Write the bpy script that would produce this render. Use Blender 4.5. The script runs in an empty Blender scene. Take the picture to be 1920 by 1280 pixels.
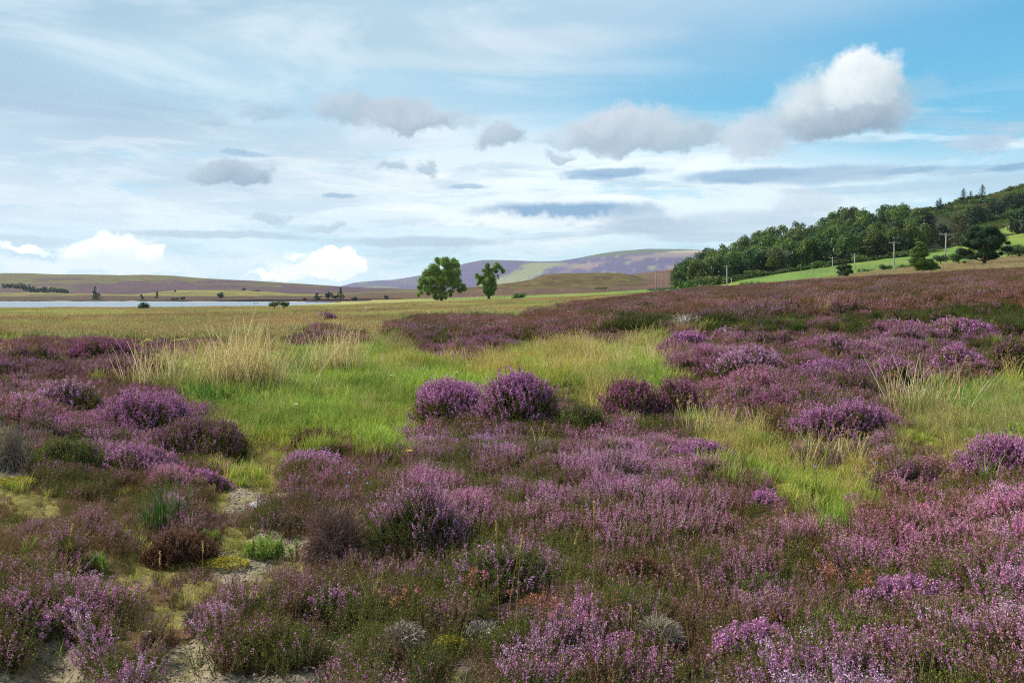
import bpy, math, random
import numpy as np
from math import radians, pi

# ------------------------------------------------------------------ camera, sky, sun
SC = bpy.context.scene
F, HZ, CH = 1493.0, 558.0, 1.7          # focal length (photo px), horizon row, eye height
cam_d = bpy.data.cameras.new("camera"); cam = bpy.data.objects.new("camera", cam_d)
SC.collection.objects.link(cam); SC.camera = cam
cam.location = (0, 0, CH); cam.rotation_euler = (radians(90), 0, 0)
cam_d.sensor_width = 36; cam_d.lens = F / 1920 * 36; cam_d.shift_y = -(640 - HZ) / 1920
cam_d.clip_start = 0.1; cam_d.clip_end = 60000
SC.view_settings.view_transform = 'Standard'; SC.view_settings.look = 'None'
SC.view_settings.gamma = 1; SC.view_settings.exposure = 0.32
SC.render.resolution_x, SC.render.resolution_y = 1024, 682
SC.render.engine = 'CYCLES'
cy = SC.cycles
cy.max_bounces = 5; cy.diffuse_bounces = 2; cy.glossy_bounces = 2; cy.transmission_bounces = 3
cy.volume_bounces = 0; cy.transparent_max_bounces = 4
cy.sample_clamp_indirect = 4
cy.use_denoising = False; cy.denoiser = 'OPENIMAGEDENOISE'; cy.denoising_prefilter = 'ACCURATE'; cy.denoising_input_passes = 'RGB_ALBEDO_NORMAL'
cy.pixel_filter_type = 'BLACKMAN_HARRIS'; cy.filter_width = 1.15
SUN_EL, SUN_AZ = 43.0, -62.0             # azimuth from the view direction, minus = left

def lin(r, g, b):
    f = lambda c: c / 255 / 12.92 if c / 255 <= .04045 else ((c / 255 + .055) / 1.055) ** 2.4
    return (f(r), f(g), f(b))
L = lambda *a: np.array(lin(*a))

sun_d = bpy.data.lights.new("sun", 'SUN'); sun = bpy.data.objects.new("sun", sun_d)
SC.collection.objects.link(sun)
sun_d.energy = 5.0; sun_d.angle = radians(1.0); sun_d.color = (1.0, .93, .81)
import mathutils
_el, _az = radians(SUN_EL), radians(SUN_AZ)
sdir = mathutils.Vector((math.sin(_az) * math.cos(_el), math.cos(_az) * math.cos(_el), math.sin(_el)))
sun.rotation_euler = sdir.to_track_quat('Z', 'Y').to_euler()

class NT:
    """small helper to write node maths"""
    def __init__(s, tree): s.t = tree; s.n = tree.nodes; s.l = tree.links
    def put(s, sock, v):
        if v is None: return
        if isinstance(v, bpy.types.NodeSocket): s.l.new(v, sock)
        else: sock.default_value = v
    def m(s, op, a, b=None, c=None, clamp=False):
        n = s.n.new('ShaderNodeMath'); n.operation = op; n.use_clamp = clamp
        for i, v in enumerate((a, b, c)): s.put(n.inputs[i], v)
        return n.outputs[0]
    def v(s, op, a, b=None, c=None, scale=None):
        n = s.n.new('ShaderNodeVectorMath'); n.operation = op
        for i, x in enumerate((a, b, c)): s.put(n.inputs[i], x)
        if scale is not None: s.put(n.inputs['Scale'], scale)
        return n.outputs[1] if op in ('LENGTH', 'DOT_PRODUCT', 'DISTANCE') else n.outputs[0]
    def xyz(s, a, b, c):
        n = s.n.new('ShaderNodeCombineXYZ')
        for i, x in enumerate((a, b, c)): s.put(n.inputs[i], x)
        return n.outputs[0]
    def sep(s, a):
        n = s.n.new('ShaderNodeSeparateXYZ'); s.put(n.inputs[0], a); return n.outputs
    def mr(s, x, a, b, c=0., d=1., smooth=True):
        n = s.n.new('ShaderNodeMapRange'); n.interpolation_type = 'SMOOTHSTEP' if smooth else 'LINEAR'
        for i, k in enumerate((x, a, b, c, d)): s.put(n.inputs[i], k)
        return n.outputs[0]
    def mix(s, f, a, b, blend='MIX'):
        n = s.n.new('ShaderNodeMix'); n.data_type = 'RGBA'; n.blend_type = blend; n.clamp_factor = True
        s.put(n.inputs[0], f)
        for i, k in ((6, a), (7, b)):
            if not isinstance(k, bpy.types.NodeSocket): k = (*k, 1) if len(k) == 3 else k
            s.put(n.inputs[i], k)
        return n.outputs[2]
    def noise(s, vec, scale, detail=2., rough=.5, dist=0., dim='3D', col=False):
        n = s.n.new('ShaderNodeTexNoise'); n.noise_dimensions = dim
        if vec is not None: s.l.new(vec, n.inputs['Vector'])
        n.inputs['Scale'].default_value = scale; n.inputs['Detail'].default_value = detail
        n.inputs['Roughness'].default_value = rough; n.inputs['Distortion'].default_value = dist
        return n.outputs['Color' if col else 'Fac']

W = bpy.data.worlds.new("World"); SC.world = W; W.use_nodes = True
W.cycles.sampling_method = 'NONE'
def build_world():
    T = NT(W.node_tree); T.n.clear()
    out = T.n.new('ShaderNodeOutputWorld')
    sky = T.n.new('ShaderNodeTexSky'); sky.sky_type = 'NISHITA'; sky.sun_disc = False
    sky.sun_elevation = radians(SUN_EL); sky.sun_rotation = radians(SUN_AZ)
    sky.air_density = 1.0; sky.dust_density = 0.6; sky.ozone_density = 1.5
    tc = T.n.new('ShaderNodeTexCoord')
    x, y, z = T.sep(tc.outputs['Generated'])
    az = T.m('MULTIPLY', T.m('ARCTAN2', x, y), F)
    el = T.m('MULTIPLY', T.m('ARCSINE', z), F)
    P = T.xyz(az, el, 0.0)
    # shared warps: n1 fine puffs, n2 broad drifting streaks
    n1 = T.noise(P, 1 / 70., 7.0, .62, 0, col=True)
    n2 = T.noise(T.v('MULTIPLY', P, (1 / 520., 1 / 150., 1)), 1.0, 4.0, .55, .6, col=True)
    w1 = T.v('SUBTRACT', n1, (.5, .5, .5)); w2 = T.v('SUBTRACT', n2, (.5, .5, .5))
    Pp = T.v('MULTIPLY_ADD', w1, (92, 84, 0), P)            # puffy
    Ps = T.v('MULTIPLY_ADD', w2, (330, 60, 0), T.v('MULTIPLY_ADD', w1, (60, 10, 0), P))  # streaky
    n1x, n1y, n1z = T.sep(n1); n2x, n2y, n2z = T.sep(n2)
    # clear blue: Nishita, pulled toward the photograph's cyan
    skyc = T.v('MULTIPLY', sky.outputs[0], (.094 * .85, .094 * 1.12, .094 * 1.12))
    elf = T.mr(el, 0., 620., 0., 1., smooth=False)
    blue = T.mix(elf, L(140, 212, 234), L(44, 150, 206))
    c = T.mix(0.85, skyc, blue)
    c = T.mix(T.mr(el, 600, 1500), c, skyc)
    def veil(c, cx, cy, rx, ry, s, op, col, w=None):
        q = T.v('MULTIPLY_ADD', Ps if w is None else w, (1 / rx, 1 / ry, 0), (-cx / rx, -cy / ry, 0))
        f = T.m('MULTIPLY', T.mr(T.v('LENGTH', q), 1 + s, 1 - s, 0., op), T.mr(n2z, .34, .62, .68, 1.))
        return T.mix(f, c, col)
    X = lambda px: math.atan((px - 960) / F) * F
    def E(px, py): return math.atan((HZ - py) / F * math.cos(math.atan((px - 960) / F))) * F
    # broad white altostratus filling the lower and middle left sky
    def V(c, px, py, rx, ry, s, op, col): return veil(c, X(px), E(px, py), rx, ry, s, op, col)
    c = V(c, 250, 370, 900, 200, .45, .92, L(226, 240, 246))
    c = V(c, 900, 340, 560, 100, .6, .92, L(228, 241, 246))
    c = V(c, 1250, 405, 620, 70, .6, .88, L(228, 241, 245))
    c = V(c, 1500, 330, 500, 40, .7, .5, L(210, 230, 238))
    # big grey sheet from the top left
    c = V(c, -150, -60, 860, 330, .6, .95, L(148, 174, 196))
    c = V(c, 650, -60, 900, 190, .6, .92, L(170, 197, 212))
    c = V(c, 560, 160, 420, 60, .8, .6, L(170, 208, 226))
    c = V(c, 1500, -40, 620, 62, .7, .6, L(182, 206, 222))
    c = V(c, 1010, 76, 190, 20, .6, .75, L(199, 213, 223))
    c = V(c, 860, 118, 260, 18, .8, .6, L(196, 212, 222))
    # pale clear band above the horizon
    c = V(c, 420, 485, 800, 48, .7, .85, L(186, 224, 236))
    c = V(c, 1050, 470, 330, 34, .7, .7, L(208, 231, 238))
    c = T.mix(T.mr(el, 26, 0, 0, .45), c, L(212, 230, 236))
    # fine mottling of the sheets
    clr = T.m('SUBTRACT', 1.0, T.m('MULTIPLY', T.mr(az, 0, 500), T.mr(el, 190, 260)))
    c = T.mix(T.m('MULTIPLY', T.m('MULTIPLY', clr, T.mr(n2x, .45, .68)), .38), c, L(246, 250, 251))
    c = T.mix(T.m('MULTIPLY', T.m('MULTIPLY', clr, T.mr(n2y, .50, .75)), .25), c, L(160, 194, 214))
    # layered broken cloud over the lower sky
    n3 = T.noise(T.v('MULTIPLY_ADD', P, (1 / 230., 1 / 40., 1), (3.7, 1.3, 5.)), 1.0, 6.0, .6, .4, col=True); n3x, n3y, n3z = T.sep(n3)
    band = T.m('MULTIPLY', T.mr(el, 25, 80), T.mr(el, 360, 240)); bandr = T.m('MULTIPLY', band, T.mr(az, -900, 200, .45, 1.))
    c = T.mix(T.m('MULTIPLY', T.m('MULTIPLY', T.mr(n3x, .47, .62), bandr), .62), c, L(168, 194, 212))
    c = T.mix(T.m('MULTIPLY', T.m('MULTIPLY', T.mr(n3y, .5, .66), T.m('MULTIPLY', band, T.mr(az, -700, 100, .5, 1.))), .5), c, L(248, 251, 251))
    c = T.mix(T.m('MULTIPLY', T.m('MULTIPLY', T.mr(n3z, .56, .7), band), .5), c, L(150, 206, 232))
    # dark lens-shaped clouds and grey streaks
    DK = L(126, 164, 196); GR = L(166, 188, 206)
    for px, py, rx, ry, op, col in ((1060, 396, 165, 17, 1., DK), (1150, 323, 88, 9, .85, DK), (1110, 332, 40, 6, .7, DK),
        (1390, 331, 105, 13, .8, DK), (1560, 327, 130, 15, .75, L(150, 180, 205)), (1700, 319, 60, 6, .6, DK), (1800, 318, 80, 7, .5, DK), (1905, 312, 40, 6, .8, DK),
        (635, 366, 34, 5, .9, L(150, 180, 204)), (878, 349, 36, 5, .8, L(150, 180, 204)), (430, 283, 30, 6, .55, DK), (470, 290, 28, 5, .5, DK),
        (420, 441, 170, 7, .7, GR), (790, 454, 150, 10, .75, GR), (100, 205, 150, 9, .5, L(155, 180, 205)), (290, 203, 80, 6, .45, L(155, 180, 205)),
        (90, 480, 90, 10, .8, L(170, 204, 222)), (40, 450, 70, 10, .5, GR),
        (1230, 425, 110, 17, .8, GR), (1390, 415, 170, 22, .75, L(186, 206, 220)), (1330, 445, 120, 10, .6, GR), (1800, 350, 200, 16, .5, L(172, 200, 218)),
        (1660, 352, 150, 8, .5, L(165, 196, 217))):
        q = T.v('MULTIPLY_ADD', T.v('MULTIPLY_ADD', w1, (110, 16, 0), P), (1 / rx, 1 / ry, 0), (-X(px) / rx, -E(px, py) / ry, 0))
        c = T.mix(T.mr(T.v('LENGTH', q), 1.3, .6, 0., op), c, col)
    # cumulus: (px, py, rx, ry, soft, opacity, top colour, base colour)
    def cum(c, px, py, rx, ry, s, op, top, bot, fb=1.7, w=Pp):
        q = T.v('MULTIPLY_ADD', w, (1 / rx, 1 / ry, 0), (-X(px) / rx, -E(px, py) / ry, 0))
        q2 = T.v('MAXIMUM', q, T.v('MULTIPLY', q, (-1, -fb, 0)))
        f = T.mr(T.v('LENGTH', q2), 1 + s * .78, 1 - s * .78, 0., op)
        t = T.mr(T.m('ADD', T.v('DOT_PRODUCT', q, (-.30, .62, 0)), T.m('MULTIPLY', T.m('SUBTRACT', n1z, .5), 1.1)), -.75, .85)
        return T.mix(f, c, T.mix(t, bot, top))
    G1, G2 = L(188, 202, 211), L(134, 155, 172)
    GB = L(144, 168, 185)
    for a in ((1185, 255, 115, 52, .3, .95, L(200, 208, 217), GB), (1270, 262, 90, 36, .4, .85, G1, GB), (1075, 262, 70, 26, .6, .6, G1, GB),
              (1415, 268, 62, 52, .45, .85, L(203, 211, 219), L(172, 187, 200)),
              (1572, 208, 108, 74, .3, 1., L(210, 220, 226), G2), (1622, 158, 66, 60, .26, 1., L(234, 240, 242), L(174, 190, 201)),
              (1588, 240, 92, 36, .45, .9, L(164, 181, 195), L(126, 147, 167)),
              (645, 210, 55, 32, .5, .8, L(184, 196, 207), GB), (760, 226, 82, 32, .35, .95, L(186, 196, 207), L(146, 164, 182)), (835, 222, 60, 24, .7, .45, G1, GB),
              (935, 262, 44, 28, .4, .9, L(184, 196, 207), GB), (432, 330, 68, 28, .28, 1., L(172, 190, 203), L(136, 160, 181)),
              (500, 416, 36, 15, .4, .85, L(180, 203, 216), GR), (622, 424, 30, 11, .45, .75, L(180, 203, 216), GR),
              (495, 216, 50, 16, .7, .55, GR, GB), (400, 228, 22, 10, .7, .4, GR, GB), (732, 314, 26, 12, .5, .7, GR, GB), (802, 314, 22, 11, .5, .7, GR, GB),
              (1050, 296, 34, 12, .5, .7, GR, GB), (1832, 272, 50, 18, .5, .7, L(190, 203, 218), L(165, 185, 208)), (1905, 250, 22, 16, .6, .5, G1, GR),
              (1512, 388, 56, 28, .5, .75, L(198, 213, 224), L(184, 201, 215)), (1200, 412, 70, 22, .6, .6, GR, L(170, 190, 206)),
              (1730, 180, 34, 22, .8, .22, G1, G1)):
        c = cum(c, *a)
    WH, WB = L(255, 255, 254) * 1.22, L(232, 240, 244)
    for a in ((628, 500, 62, 36, .12, 1., WH, L(246, 249, 250)), (600, 508, 78, 16, .4, .9, WH, WB), (520, 521, 52, 8, .6, .9, WH, WB),
              (553, 478, 18, 9, .6, .8, WH, WB), (540, 500, 160, 14, .8, .5, WB, WB),
              (205, 474, 72, 32, .28, .92, WH, L(222, 234, 240)), (283, 484, 25, 25, .22, 1., WH, WB), (150, 500, 170, 20, .6, .75, L(240, 246, 248), L(222, 236, 241)),
              (55, 466, 34, 8, .4, .9, WH, WB), (230, 508, 150, 12, .7, .7, WB, WB), (750, 515, 90, 12, .8, .4, WB, WB),
              (880, 417, 80, 9, .7, .7, L(240, 246, 248), WB), (1020, 412, 110, 12, .7, .7, L(238, 243, 246), WB)):
        c = cum(c, *a, fb=2.2)
    # rest of the sky dome (behind, overhead): broken white cloud over blue
    cc = T.mix(T.mr(T.noise(tc.outputs['Generated'], 3.2, 3, .55), .44, .62), skyc, L(205, 214, 222))
    out_of_view = T.m('MAXIMUM', T.mr(el, 620, 900), T.mr(T.m('ABSOLUTE', az), 1000, 1350))
    c = T.mix(out_of_view, c, cc)
    bg = T.n.new('ShaderNodeBackground'); T.l.new(c, bg.inputs[0]); bg.inputs[1].default_value = .98
    T.l.new(bg.outputs[0], out.inputs[0])
build_world()

# ------------------------------------------------------------------ numpy noise
def _hash(ix, iy, s):
    h = (ix.astype(np.int64) * 374761393 + iy.astype(np.int64) * 668265263 + s * 1442695041) & 0xFFFFFFFF
    h = ((h ^ (h >> 13)) * 1274126177) & 0xFFFFFFFF
    h = h ^ (h >> 16)
    return (h & 0xFFFFFF) / float(0xFFFFFF)
def vn(x, y, s=0):
    x = np.asarray(x, float); y = np.asarray(y, float)
    ix = np.floor(x); iy = np.floor(y); fx = x - ix; fy = y - iy
    fx = fx * fx * (3 - 2 * fx); fy = fy * fy * (3 - 2 * fy)
    a = _hash(ix, iy, s); b = _hash(ix + 1, iy, s); c = _hash(ix, iy + 1, s); d = _hash(ix + 1, iy + 1, s)
    return (a * (1 - fx) + b * fx) * (1 - fy) + (c * (1 - fx) + d * fx) * fy
def fbm(x, y, s=0, o=4):
    r = 0; a = .5; t = 0
    for i in range(o):
        r = r + a * vn(x * 2 ** i + 17.3 * i, y * 2 ** i - 9.1 * i, s + i); t += a; a *= .55
    return r / t
def cell(x, y, s=0):
    """distance to the nearest jittered point, and that point's random value"""
    ix = np.floor(x); iy = np.floor(y); best = np.full(np.shape(x), 9.); val = np.zeros(np.shape(x))
    for dx in (-1, 0, 1):
        for dy in (-1, 0, 1):
            jx = ix + dx; jy = iy + dy
            px = jx + _hash(jx, jy, s); py = jy + _hash(jx, jy, s + 7)
            d = np.hypot(px - x, py - y); m = d < best
            best = np.where(m, d, best); val = np.where(m, _hash(jx, jy, s + 13), val)
    return best, val
sm = lambda x, a, b: (lambda t: t * t * (3 - 2 * t))(np.clip((x - a) / (b - a), 0, 1))

# ------------------------------------------------------------------ geometry containers
class G:
    def __init__(s): s.v = []; s.f = []; s.c = []; s.n = 0
    def add(s, v, f, c):
        v = np.asarray(v, float).reshape(-1, 3); f = np.asarray(f, np.int64).reshape(-1, 3)
        c = np.broadcast_to(np.asarray(c, float), v.shape) if np.ndim(c) == 1 else np.asarray(c, float).reshape(-1, 3)
        s.v.append(v); s.f.append(f + s.n); s.c.append(c); s.n += len(v); return s
    def arr(s): return np.concatenate(s.v), np.concatenate(s.f), np.concatenate(s.c)
    def merge(s, o):
        if o.n: s.add(*o.arr())
        return s
def mesh_from(name, v, f, c=None, mat=None, smooth=False):
    me = bpy.data.meshes.new(name)
    k = f.shape[1]
    me.vertices.add(len(v)); me.vertices.foreach_set('co', np.ascontiguousarray(v, np.float32).ravel())
    me.loops.add(f.size); me.loops.foreach_set('vertex_index', np.ascontiguousarray(f, np.int32).ravel())
    me.polygons.add(len(f)); me.polygons.foreach_set('loop_start', np.arange(0, f.size, k, dtype=np.int32))
    if smooth: me.polygons.foreach_set('use_smooth', np.ones(len(f), bool))
    if c is not None:
        a = me.attributes.new('col', 'FLOAT_COLOR', 'POINT')
        a.data.foreach_set('color', np.ascontiguousarray(np.c_[c, np.ones(len(c))], np.float32).ravel())
    me.update(calc_edges=True)
    if mat: me.materials.append(mat)
    return me
def quads_to_tris(q): q = np.asarray(q); return np.concatenate([q[:, [0, 1, 2]], q[:, [0, 2, 3]]])
def unit(v): return v / np.maximum(np.linalg.norm(v, axis=-1, keepdims=True), 1e-9)
def ribbons(Pc, Wd, side, col):
    """Pc (N,K,3) centre lines, Wd (N,K) half widths, side (N,3), col (N,K,3)"""
    N, K, _ = Pc.shape
    a = Pc - side[:, None, :] * Wd[..., None]; b = Pc + side[:, None, :] * Wd[..., None]
    v = np.stack([a, b], 2).reshape(-1, 3)
    base = (np.arange(N) * K * 2)[:, None] + (np.arange(K - 1) * 2)[None, :]
    base = base.ravel()
    q = np.stack([base, base + 1, base + 3, base + 2], 1)
    c = np.repeat(np.broadcast_to(col, (N, K, 3)).reshape(-1, 3), 2, 0)
    g = G(); g.add(v, quads_to_tris(q), c); return g
def chips(C, S, nrm, col, rng, asp=.6):
    """flat rhombic flakes at C (N,3), half length S (N,), facing nrm"""
    N = len(C); n = unit(nrm)
    t = unit(np.cross(n, rng.normal(size=(N, 3)))); b = np.cross(n, t)
    S = np.broadcast_to(S, (N,))[:, None]
    v = np.stack([C + t * S, C + b * S * asp, C - t * S, C - b * S * asp], 1).reshape(-1, 3)
    i = np.arange(N) * 4
    f = np.concatenate([np.stack([i, i + 1, i + 2], 1), np.stack([i, i + 2, i + 3], 1)])
    g = G(); g.add(v, f, np.repeat(np.broadcast_to(col, (N, 3)), 4, 0)); return g
def tube(pts, rad, col, sides=7):
    pts = np.asarray(pts, float); rad = np.asarray(rad, float); K = len(pts)
    d = np.gradient(pts, axis=0); d = unit(d)
    ref = np.array([1., .13, .07]); u = unit(np.cross(d, ref)); w = np.cross(d, u)
    th = np.linspace(0, 2 * pi, sides, endpoint=False)
    v = pts[:, None] + rad[:, None, None] * (np.cos(th)[None, :, None] * u[:, None] + np.sin(th)[None, :, None] * w[:, None])
    q = []
    for k in range(K - 1):
        for j in range(sides):
            a = k * sides + j; b = k * sides + (j + 1) % sides; q.append((a, b, b + sides, a + sides))
    f = quads_to_tris(q); v = v.reshape(-1, 3)
    top = len(v); v = np.vstack([v, pts[-1]])
    f = np.vstack([f, [((K - 1) * sides + j, (K - 1) * sides + (j + 1) % sides, top) for j in range(sides)]])
    g = G(); g.add(v, f, col); return g
def box(c, s, col, rot=0.):
    x, y, z = np.array(s) / 2.
    v = np.array([(a * x, b * y, d * z) for d in (-1, 1) for b in (-1, 1) for a in (-1, 1)], float)
    cr, sr = math.cos(rot), math.sin(rot)
    v = np.c_[v[:, 0] * cr - v[:, 1] * sr, v[:, 0] * sr + v[:, 1] * cr, v[:, 2]] + np.array(c)
    q = np.array([(0, 2, 3, 1), (4, 5, 7, 6), (0, 1, 5, 4), (2, 6, 7, 3), (0, 4, 6, 2), (1, 3, 7, 5)])
    g = G(); g.add(v, quads_to_tris(q), col); return g
def ell(c, r, col, seg=14, rings=8, rng=None, jit=0.):
    th = np.linspace(0, pi, rings + 1)[:, None]; ph = np.linspace(0, 2 * pi, seg, endpoint=False)[None]
    d = np.stack([np.sin(th) * np.cos(ph), np.sin(th) * np.sin(ph), np.cos(th) + 0 * ph], -1).reshape(-1, 3)
    if rng is not None: d = d * (1 + rng.normal(size=(len(d), 1)) * jit)
    v = d * np.array(r) + np.array(c)
    q = [(i * seg + j, (i + 1) * seg + j, (i + 1) * seg + (j + 1) % seg, i * seg + (j + 1) % seg) for i in range(rings) for j in range(seg)]
    g = G(); g.add(v, quads_to_tris(q), col); return g

def put_props(o, label=None, cat=None, group=None, kind=None):
    for k, x in (('label', label), ('category', cat), ('group', group), ('kind', kind)):
        if x: o[k] = x
    return o
def link(o, parent=None):
    SC.collection.objects.link(o)
    if parent: o.parent = parent
    return o
def part(name, g, mat, parent=None, smooth=False, label=None):
    v, f, c = g.arr() if isinstance(g, G) else g
    o = bpy.data.objects.new(name, mesh_from(name, v, f, c, mat, smooth)); link(o, parent)
    if label: o['label'] = label
    return o
def thing(name, label, cat, loc=(0, 0, 0), group=None, rz=0., s=1.):
    o = bpy.data.objects.new(name, None); link(o); o.location = loc; o.rotation_euler = (0, 0, rz); o.scale = (s, s, s)
    o.empty_display_size = .2
    return put_props(o, label, cat, group)
def dup(root, loc, rz=0., s=1., label=None, group=None, sz=None):
    r = root.copy(); SC.collection.objects.link(r); r.location = loc; r.rotation_euler = (0, 0, rz)
    r.scale = (s, s, sz if sz else s)
    if label: r['label'] = label
    if group: r['group'] = group
    for ch in list(root.children):
        c = ch.copy(); SC.collection.objects.link(c); c.parent = r
    return r

# ------------------------------------------------------------------ materials
def mat_col(name, rough=.6, trans=0., spec=.3, bump=None, noise=None, two=None):
    """colour from the mesh attribute 'col', shifted per copy by the instancer attribute 'tint'"""
    m = bpy.data.materials.new(name); m.use_nodes = True; T = NT(m.node_tree); T.n.clear()
    out = T.n.new('ShaderNodeOutputMaterial')
    a = T.n.new('ShaderNodeAttribute'); a.attribute_name = 'col'
    t = T.n.new('ShaderNodeAttribute'); t.attribute_name = 'tint'; t.attribute_type = 'INSTANCER'
    c = T.v('MULTIPLY', a.outputs['Color'], T.v('ADD', t.outputs['Vector'], (1, 1, 1)))
    tcn = T.n.new('ShaderNodeTexCoord'); ob = tcn.outputs['Object']
    if noise:
        sc, amt = noise
        nz = T.noise(ob, sc, 3, .6)
        c = T.v('SCALE', c, scale=T.mr(nz, .25, .75, 1 - amt, 1 + amt, smooth=False))
    b = T.n.new('ShaderNodeBsdfPrincipled'); T.l.new(c, b.inputs['Base Color'])
    b.inputs['Roughness'].default_value = rough; b.inputs['Specular IOR Level'].default_value = spec
    if bump:
        sc, st, di = bump
        bn = T.n.new('ShaderNodeBump'); bn.inputs['Strength'].default_value = st; bn.inputs['Distance'].default_value = di
        T.l.new(T.noise(ob, sc, 4, .6), bn.inputs['Height']); T.l.new(bn.outputs[0], b.inputs['Normal'])
    sh = b.outputs[0]
    if trans:
        tr = T.n.new('ShaderNodeBsdfTranslucent'); T.l.new(c, tr.inputs[0])
        mx = T.n.new('ShaderNodeMixShader'); mx.inputs[0].default_value = trans
        T.l.new(sh, mx.inputs[1]); T.l.new(tr.outputs[0], mx.inputs[2]); sh = mx.outputs[0]
    T.l.new(sh, out.inputs[0]); return m
M_HEATH = mat_col('heather', .75, .22, .15)
M_GRASS = mat_col('grass_blades', .55, .38, .3)
M_LEAF = mat_col('tree_leaves', .5, .38, .35)
M_BARK = mat_col('bark', .9, 0, .1, bump=(14, .6, .03), noise=(6, .35))
M_WOOD = mat_col('weathered_wood', .85, 0, .15, bump=(30, .4, .01), noise=(9, .25))
M_STONE = mat_col('stone', .9, 0, .15, bump=(25, .5, .01), noise=(14, .25))
M_HILL = mat_col('hillside_turf', .95, 0, .05, noise=(.06, .28), bump=(.22, .8, 1.2))

# ------------------------------------------------------------------ terrain
COLS = np.array([-1500, 0, 300, 500, 640, 800, 960, 1120, 1280, 1420, 1600, 1750, 1920, 2300, 3500.])
ncol = np.array([-800, 0, 300, 640, 960, 1280, 1600, 1920, 2700.])
NEAR = {1.0: [0, 0, 0, 0, 0, 0, 0, 0, 0], 2.: [0, 0, 0, 0, 0, 0, .05, .1, .3], 4.: [.05, 0, -.02, -.03, 0, 0, .05, .15, .4], 6.: [.1, .05, 0, 0, .06, .06, .1, .32, .6],
        8.: [.1, .1, 0, 0, .1, .04, 0, .25, .7], 10.5: [.15, .15, 0, 0, 0, 0, 0, .1, .8], 14.: [.2, .2, .1, .02, .05, .05, .2, .15, 1.],
        18.: [.2, .2, .1, .02, .05, .12, .42, .5, 1.3], 24.: [.1, .12, .05, .0, .1, .42, .72, .95, 1.8], 30.: [0, 0, 0, 0, .2, .72, 1.2, 1.6, 2.4],
        40.: [-.1, -.1, -.1, 0, .3, 1.15, 1.8, 2.3, 3.2], 60.: [-.2, -.2, -.2, -.1, .4, 1.9, 2.8, 3.5, 5]}
FAR = {80: [594, 593, 593, 592, 591, 588, 584, 572, 555, 545, 533, 524, 516, 508, 500],
       110: [584, 584, 583.5, 583, 582, 578, 575, 565, 553, 541, 527, 516, 504, 494, 485],
       150: [579.5, 580, 580, 579, 577, 573, 569, 560, 549, 536, 516, 502, 489, 478, 470],
       200: [578, 579, 578.5, 577, 574, 568, 564, 556, 546, 530, 505, 489, 470, 455, 440],
       270: [576, 577, 576.5, 574.5, 570, 564, 560, 555, 542, 519, 490, 472, 440, 415, 400],
       340: [574, 574, 573, 572, 568, 561.5, 557, 551, 540, 506, 470, 452, 418, 385, 370],
       430: [572, 572, 571, 570, 567, 560, 556, 550, 537, 484, 444, 420, 380, 340, 320],
       520: [569, 569, 569, 568, 567, 560, 556, 550, 536, 472, 430, 396, 352, 300, 280],
       650: [564.8, 564.8, 564.8, 564.8, 563.5, 560, 557, 552, 540, 480, 440, 400, 360, 310, 290],
       900: [564, 564, 564, 564, 562, 560, 558, 556, 553, 520, 490, 470, 440, 400, 380]}
rowsY, rowsP = [], []
for Y, zz in sorted(NEAR.items()):
    rowsY.append(Y); rowsP.append(HZ + F * (CH - np.interp(COLS, ncol, zz)) / Y)
for Y, pp in sorted(FAR.items()): rowsY.append(Y); rowsP.append(np.array(pp, float))
for Y in (1400., 3000., 30000.): rowsY.append(Y); rowsP.append(np.full(len(COLS), HZ + F * (CH + 3.0) / Y))
rowsY = np.array(rowsY); rowsP = np.array(rowsP); rowsZ = CH - (rowsP - HZ) * rowsY[:, None] / F
GPX = np.linspace(-1500, 3500, 501); GLY = np.linspace(0, math.log(30000), 500)
def build_table():
    # interpolate z*1/Y (elevation) smoothly, then blur a little
    e = rowsZ / rowsY[:, None]
    t1 = np.array([np.interp(GPX, COLS, r) for r in e])
    t2 = np.array([np.interp(GLY, np.log(rowsY), t1[:, j]) for j in range(len(GPX))]).T
    k = np.exp(-np.linspace(-2, 2, 9) ** 2); k /= k.sum()
    for ax, rep in ((1, 2), (0, 1)):
        for _ in range(rep):
            pad = [(0, 0), (0, 0)]; pad[ax] = (4, 4); q = np.pad(t2, pad, mode='edge')
            t2 = sum(k[i] * np.take(q, np.arange(i, i + t2.shape[ax]), axis=ax) for i in range(9))
    return t2
TAB = build_table()
def base_z(x, y):
    x = np.asarray(x, float); y = np.maximum(np.asarray(y, float), 1.0)
    px = np.clip(960 + F * x / y, -1499, 3499); ly = np.clip(np.log(y), 0, GLY[-1] - 1e-6)
    i = (px - GPX[0]) / (GPX[1] - GPX[0]); j = ly / (GLY[1] - GLY[0])
    i0 = np.floor(i).astype(int); j0 = np.floor(j).astype(int); fi = i - i0; fj = j - j0
    i1 = np.minimum(i0 + 1, len(GPX) - 1); j1 = np.minimum(j0 + 1, len(GLY) - 1)
    e = (TAB[j0, i0] * (1 - fi) + TAB[j0, i1] * fi) * (1 - fj) + (TAB[j1, i0] * (1 - fi) + TAB[j1, i1] * fi) * fj
    return e * y
def proj(x, y, z): return 960 + F * x / y, HZ + F * (CH - z) / y

# lake outline as near / far shore distances along each bearing
LPX = np.array([-1500, 0, 300, 500, 560, 600, 640, 662.]); LN = np.array([218, 218, 224, 236, 290, 350, 420, 470.]); LF = np.array([660, 660, 640, 600, 560, 540, 500, 475.])
def lake_in(x, y):
    px = 960 + F * x / y
    a = np.interp(px, LPX, LN) * (1 + .03 * (fbm(px / 40, 0 * px, 5) - .5)); b = np.interp(px, LPX, LF) * (1 + .04 * (fbm(px / 30, 0 * px, 9) - .5))
    d = np.minimum(y / a - 1, 1 - y / b); return np.where(px < 662, d, -1)

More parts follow.
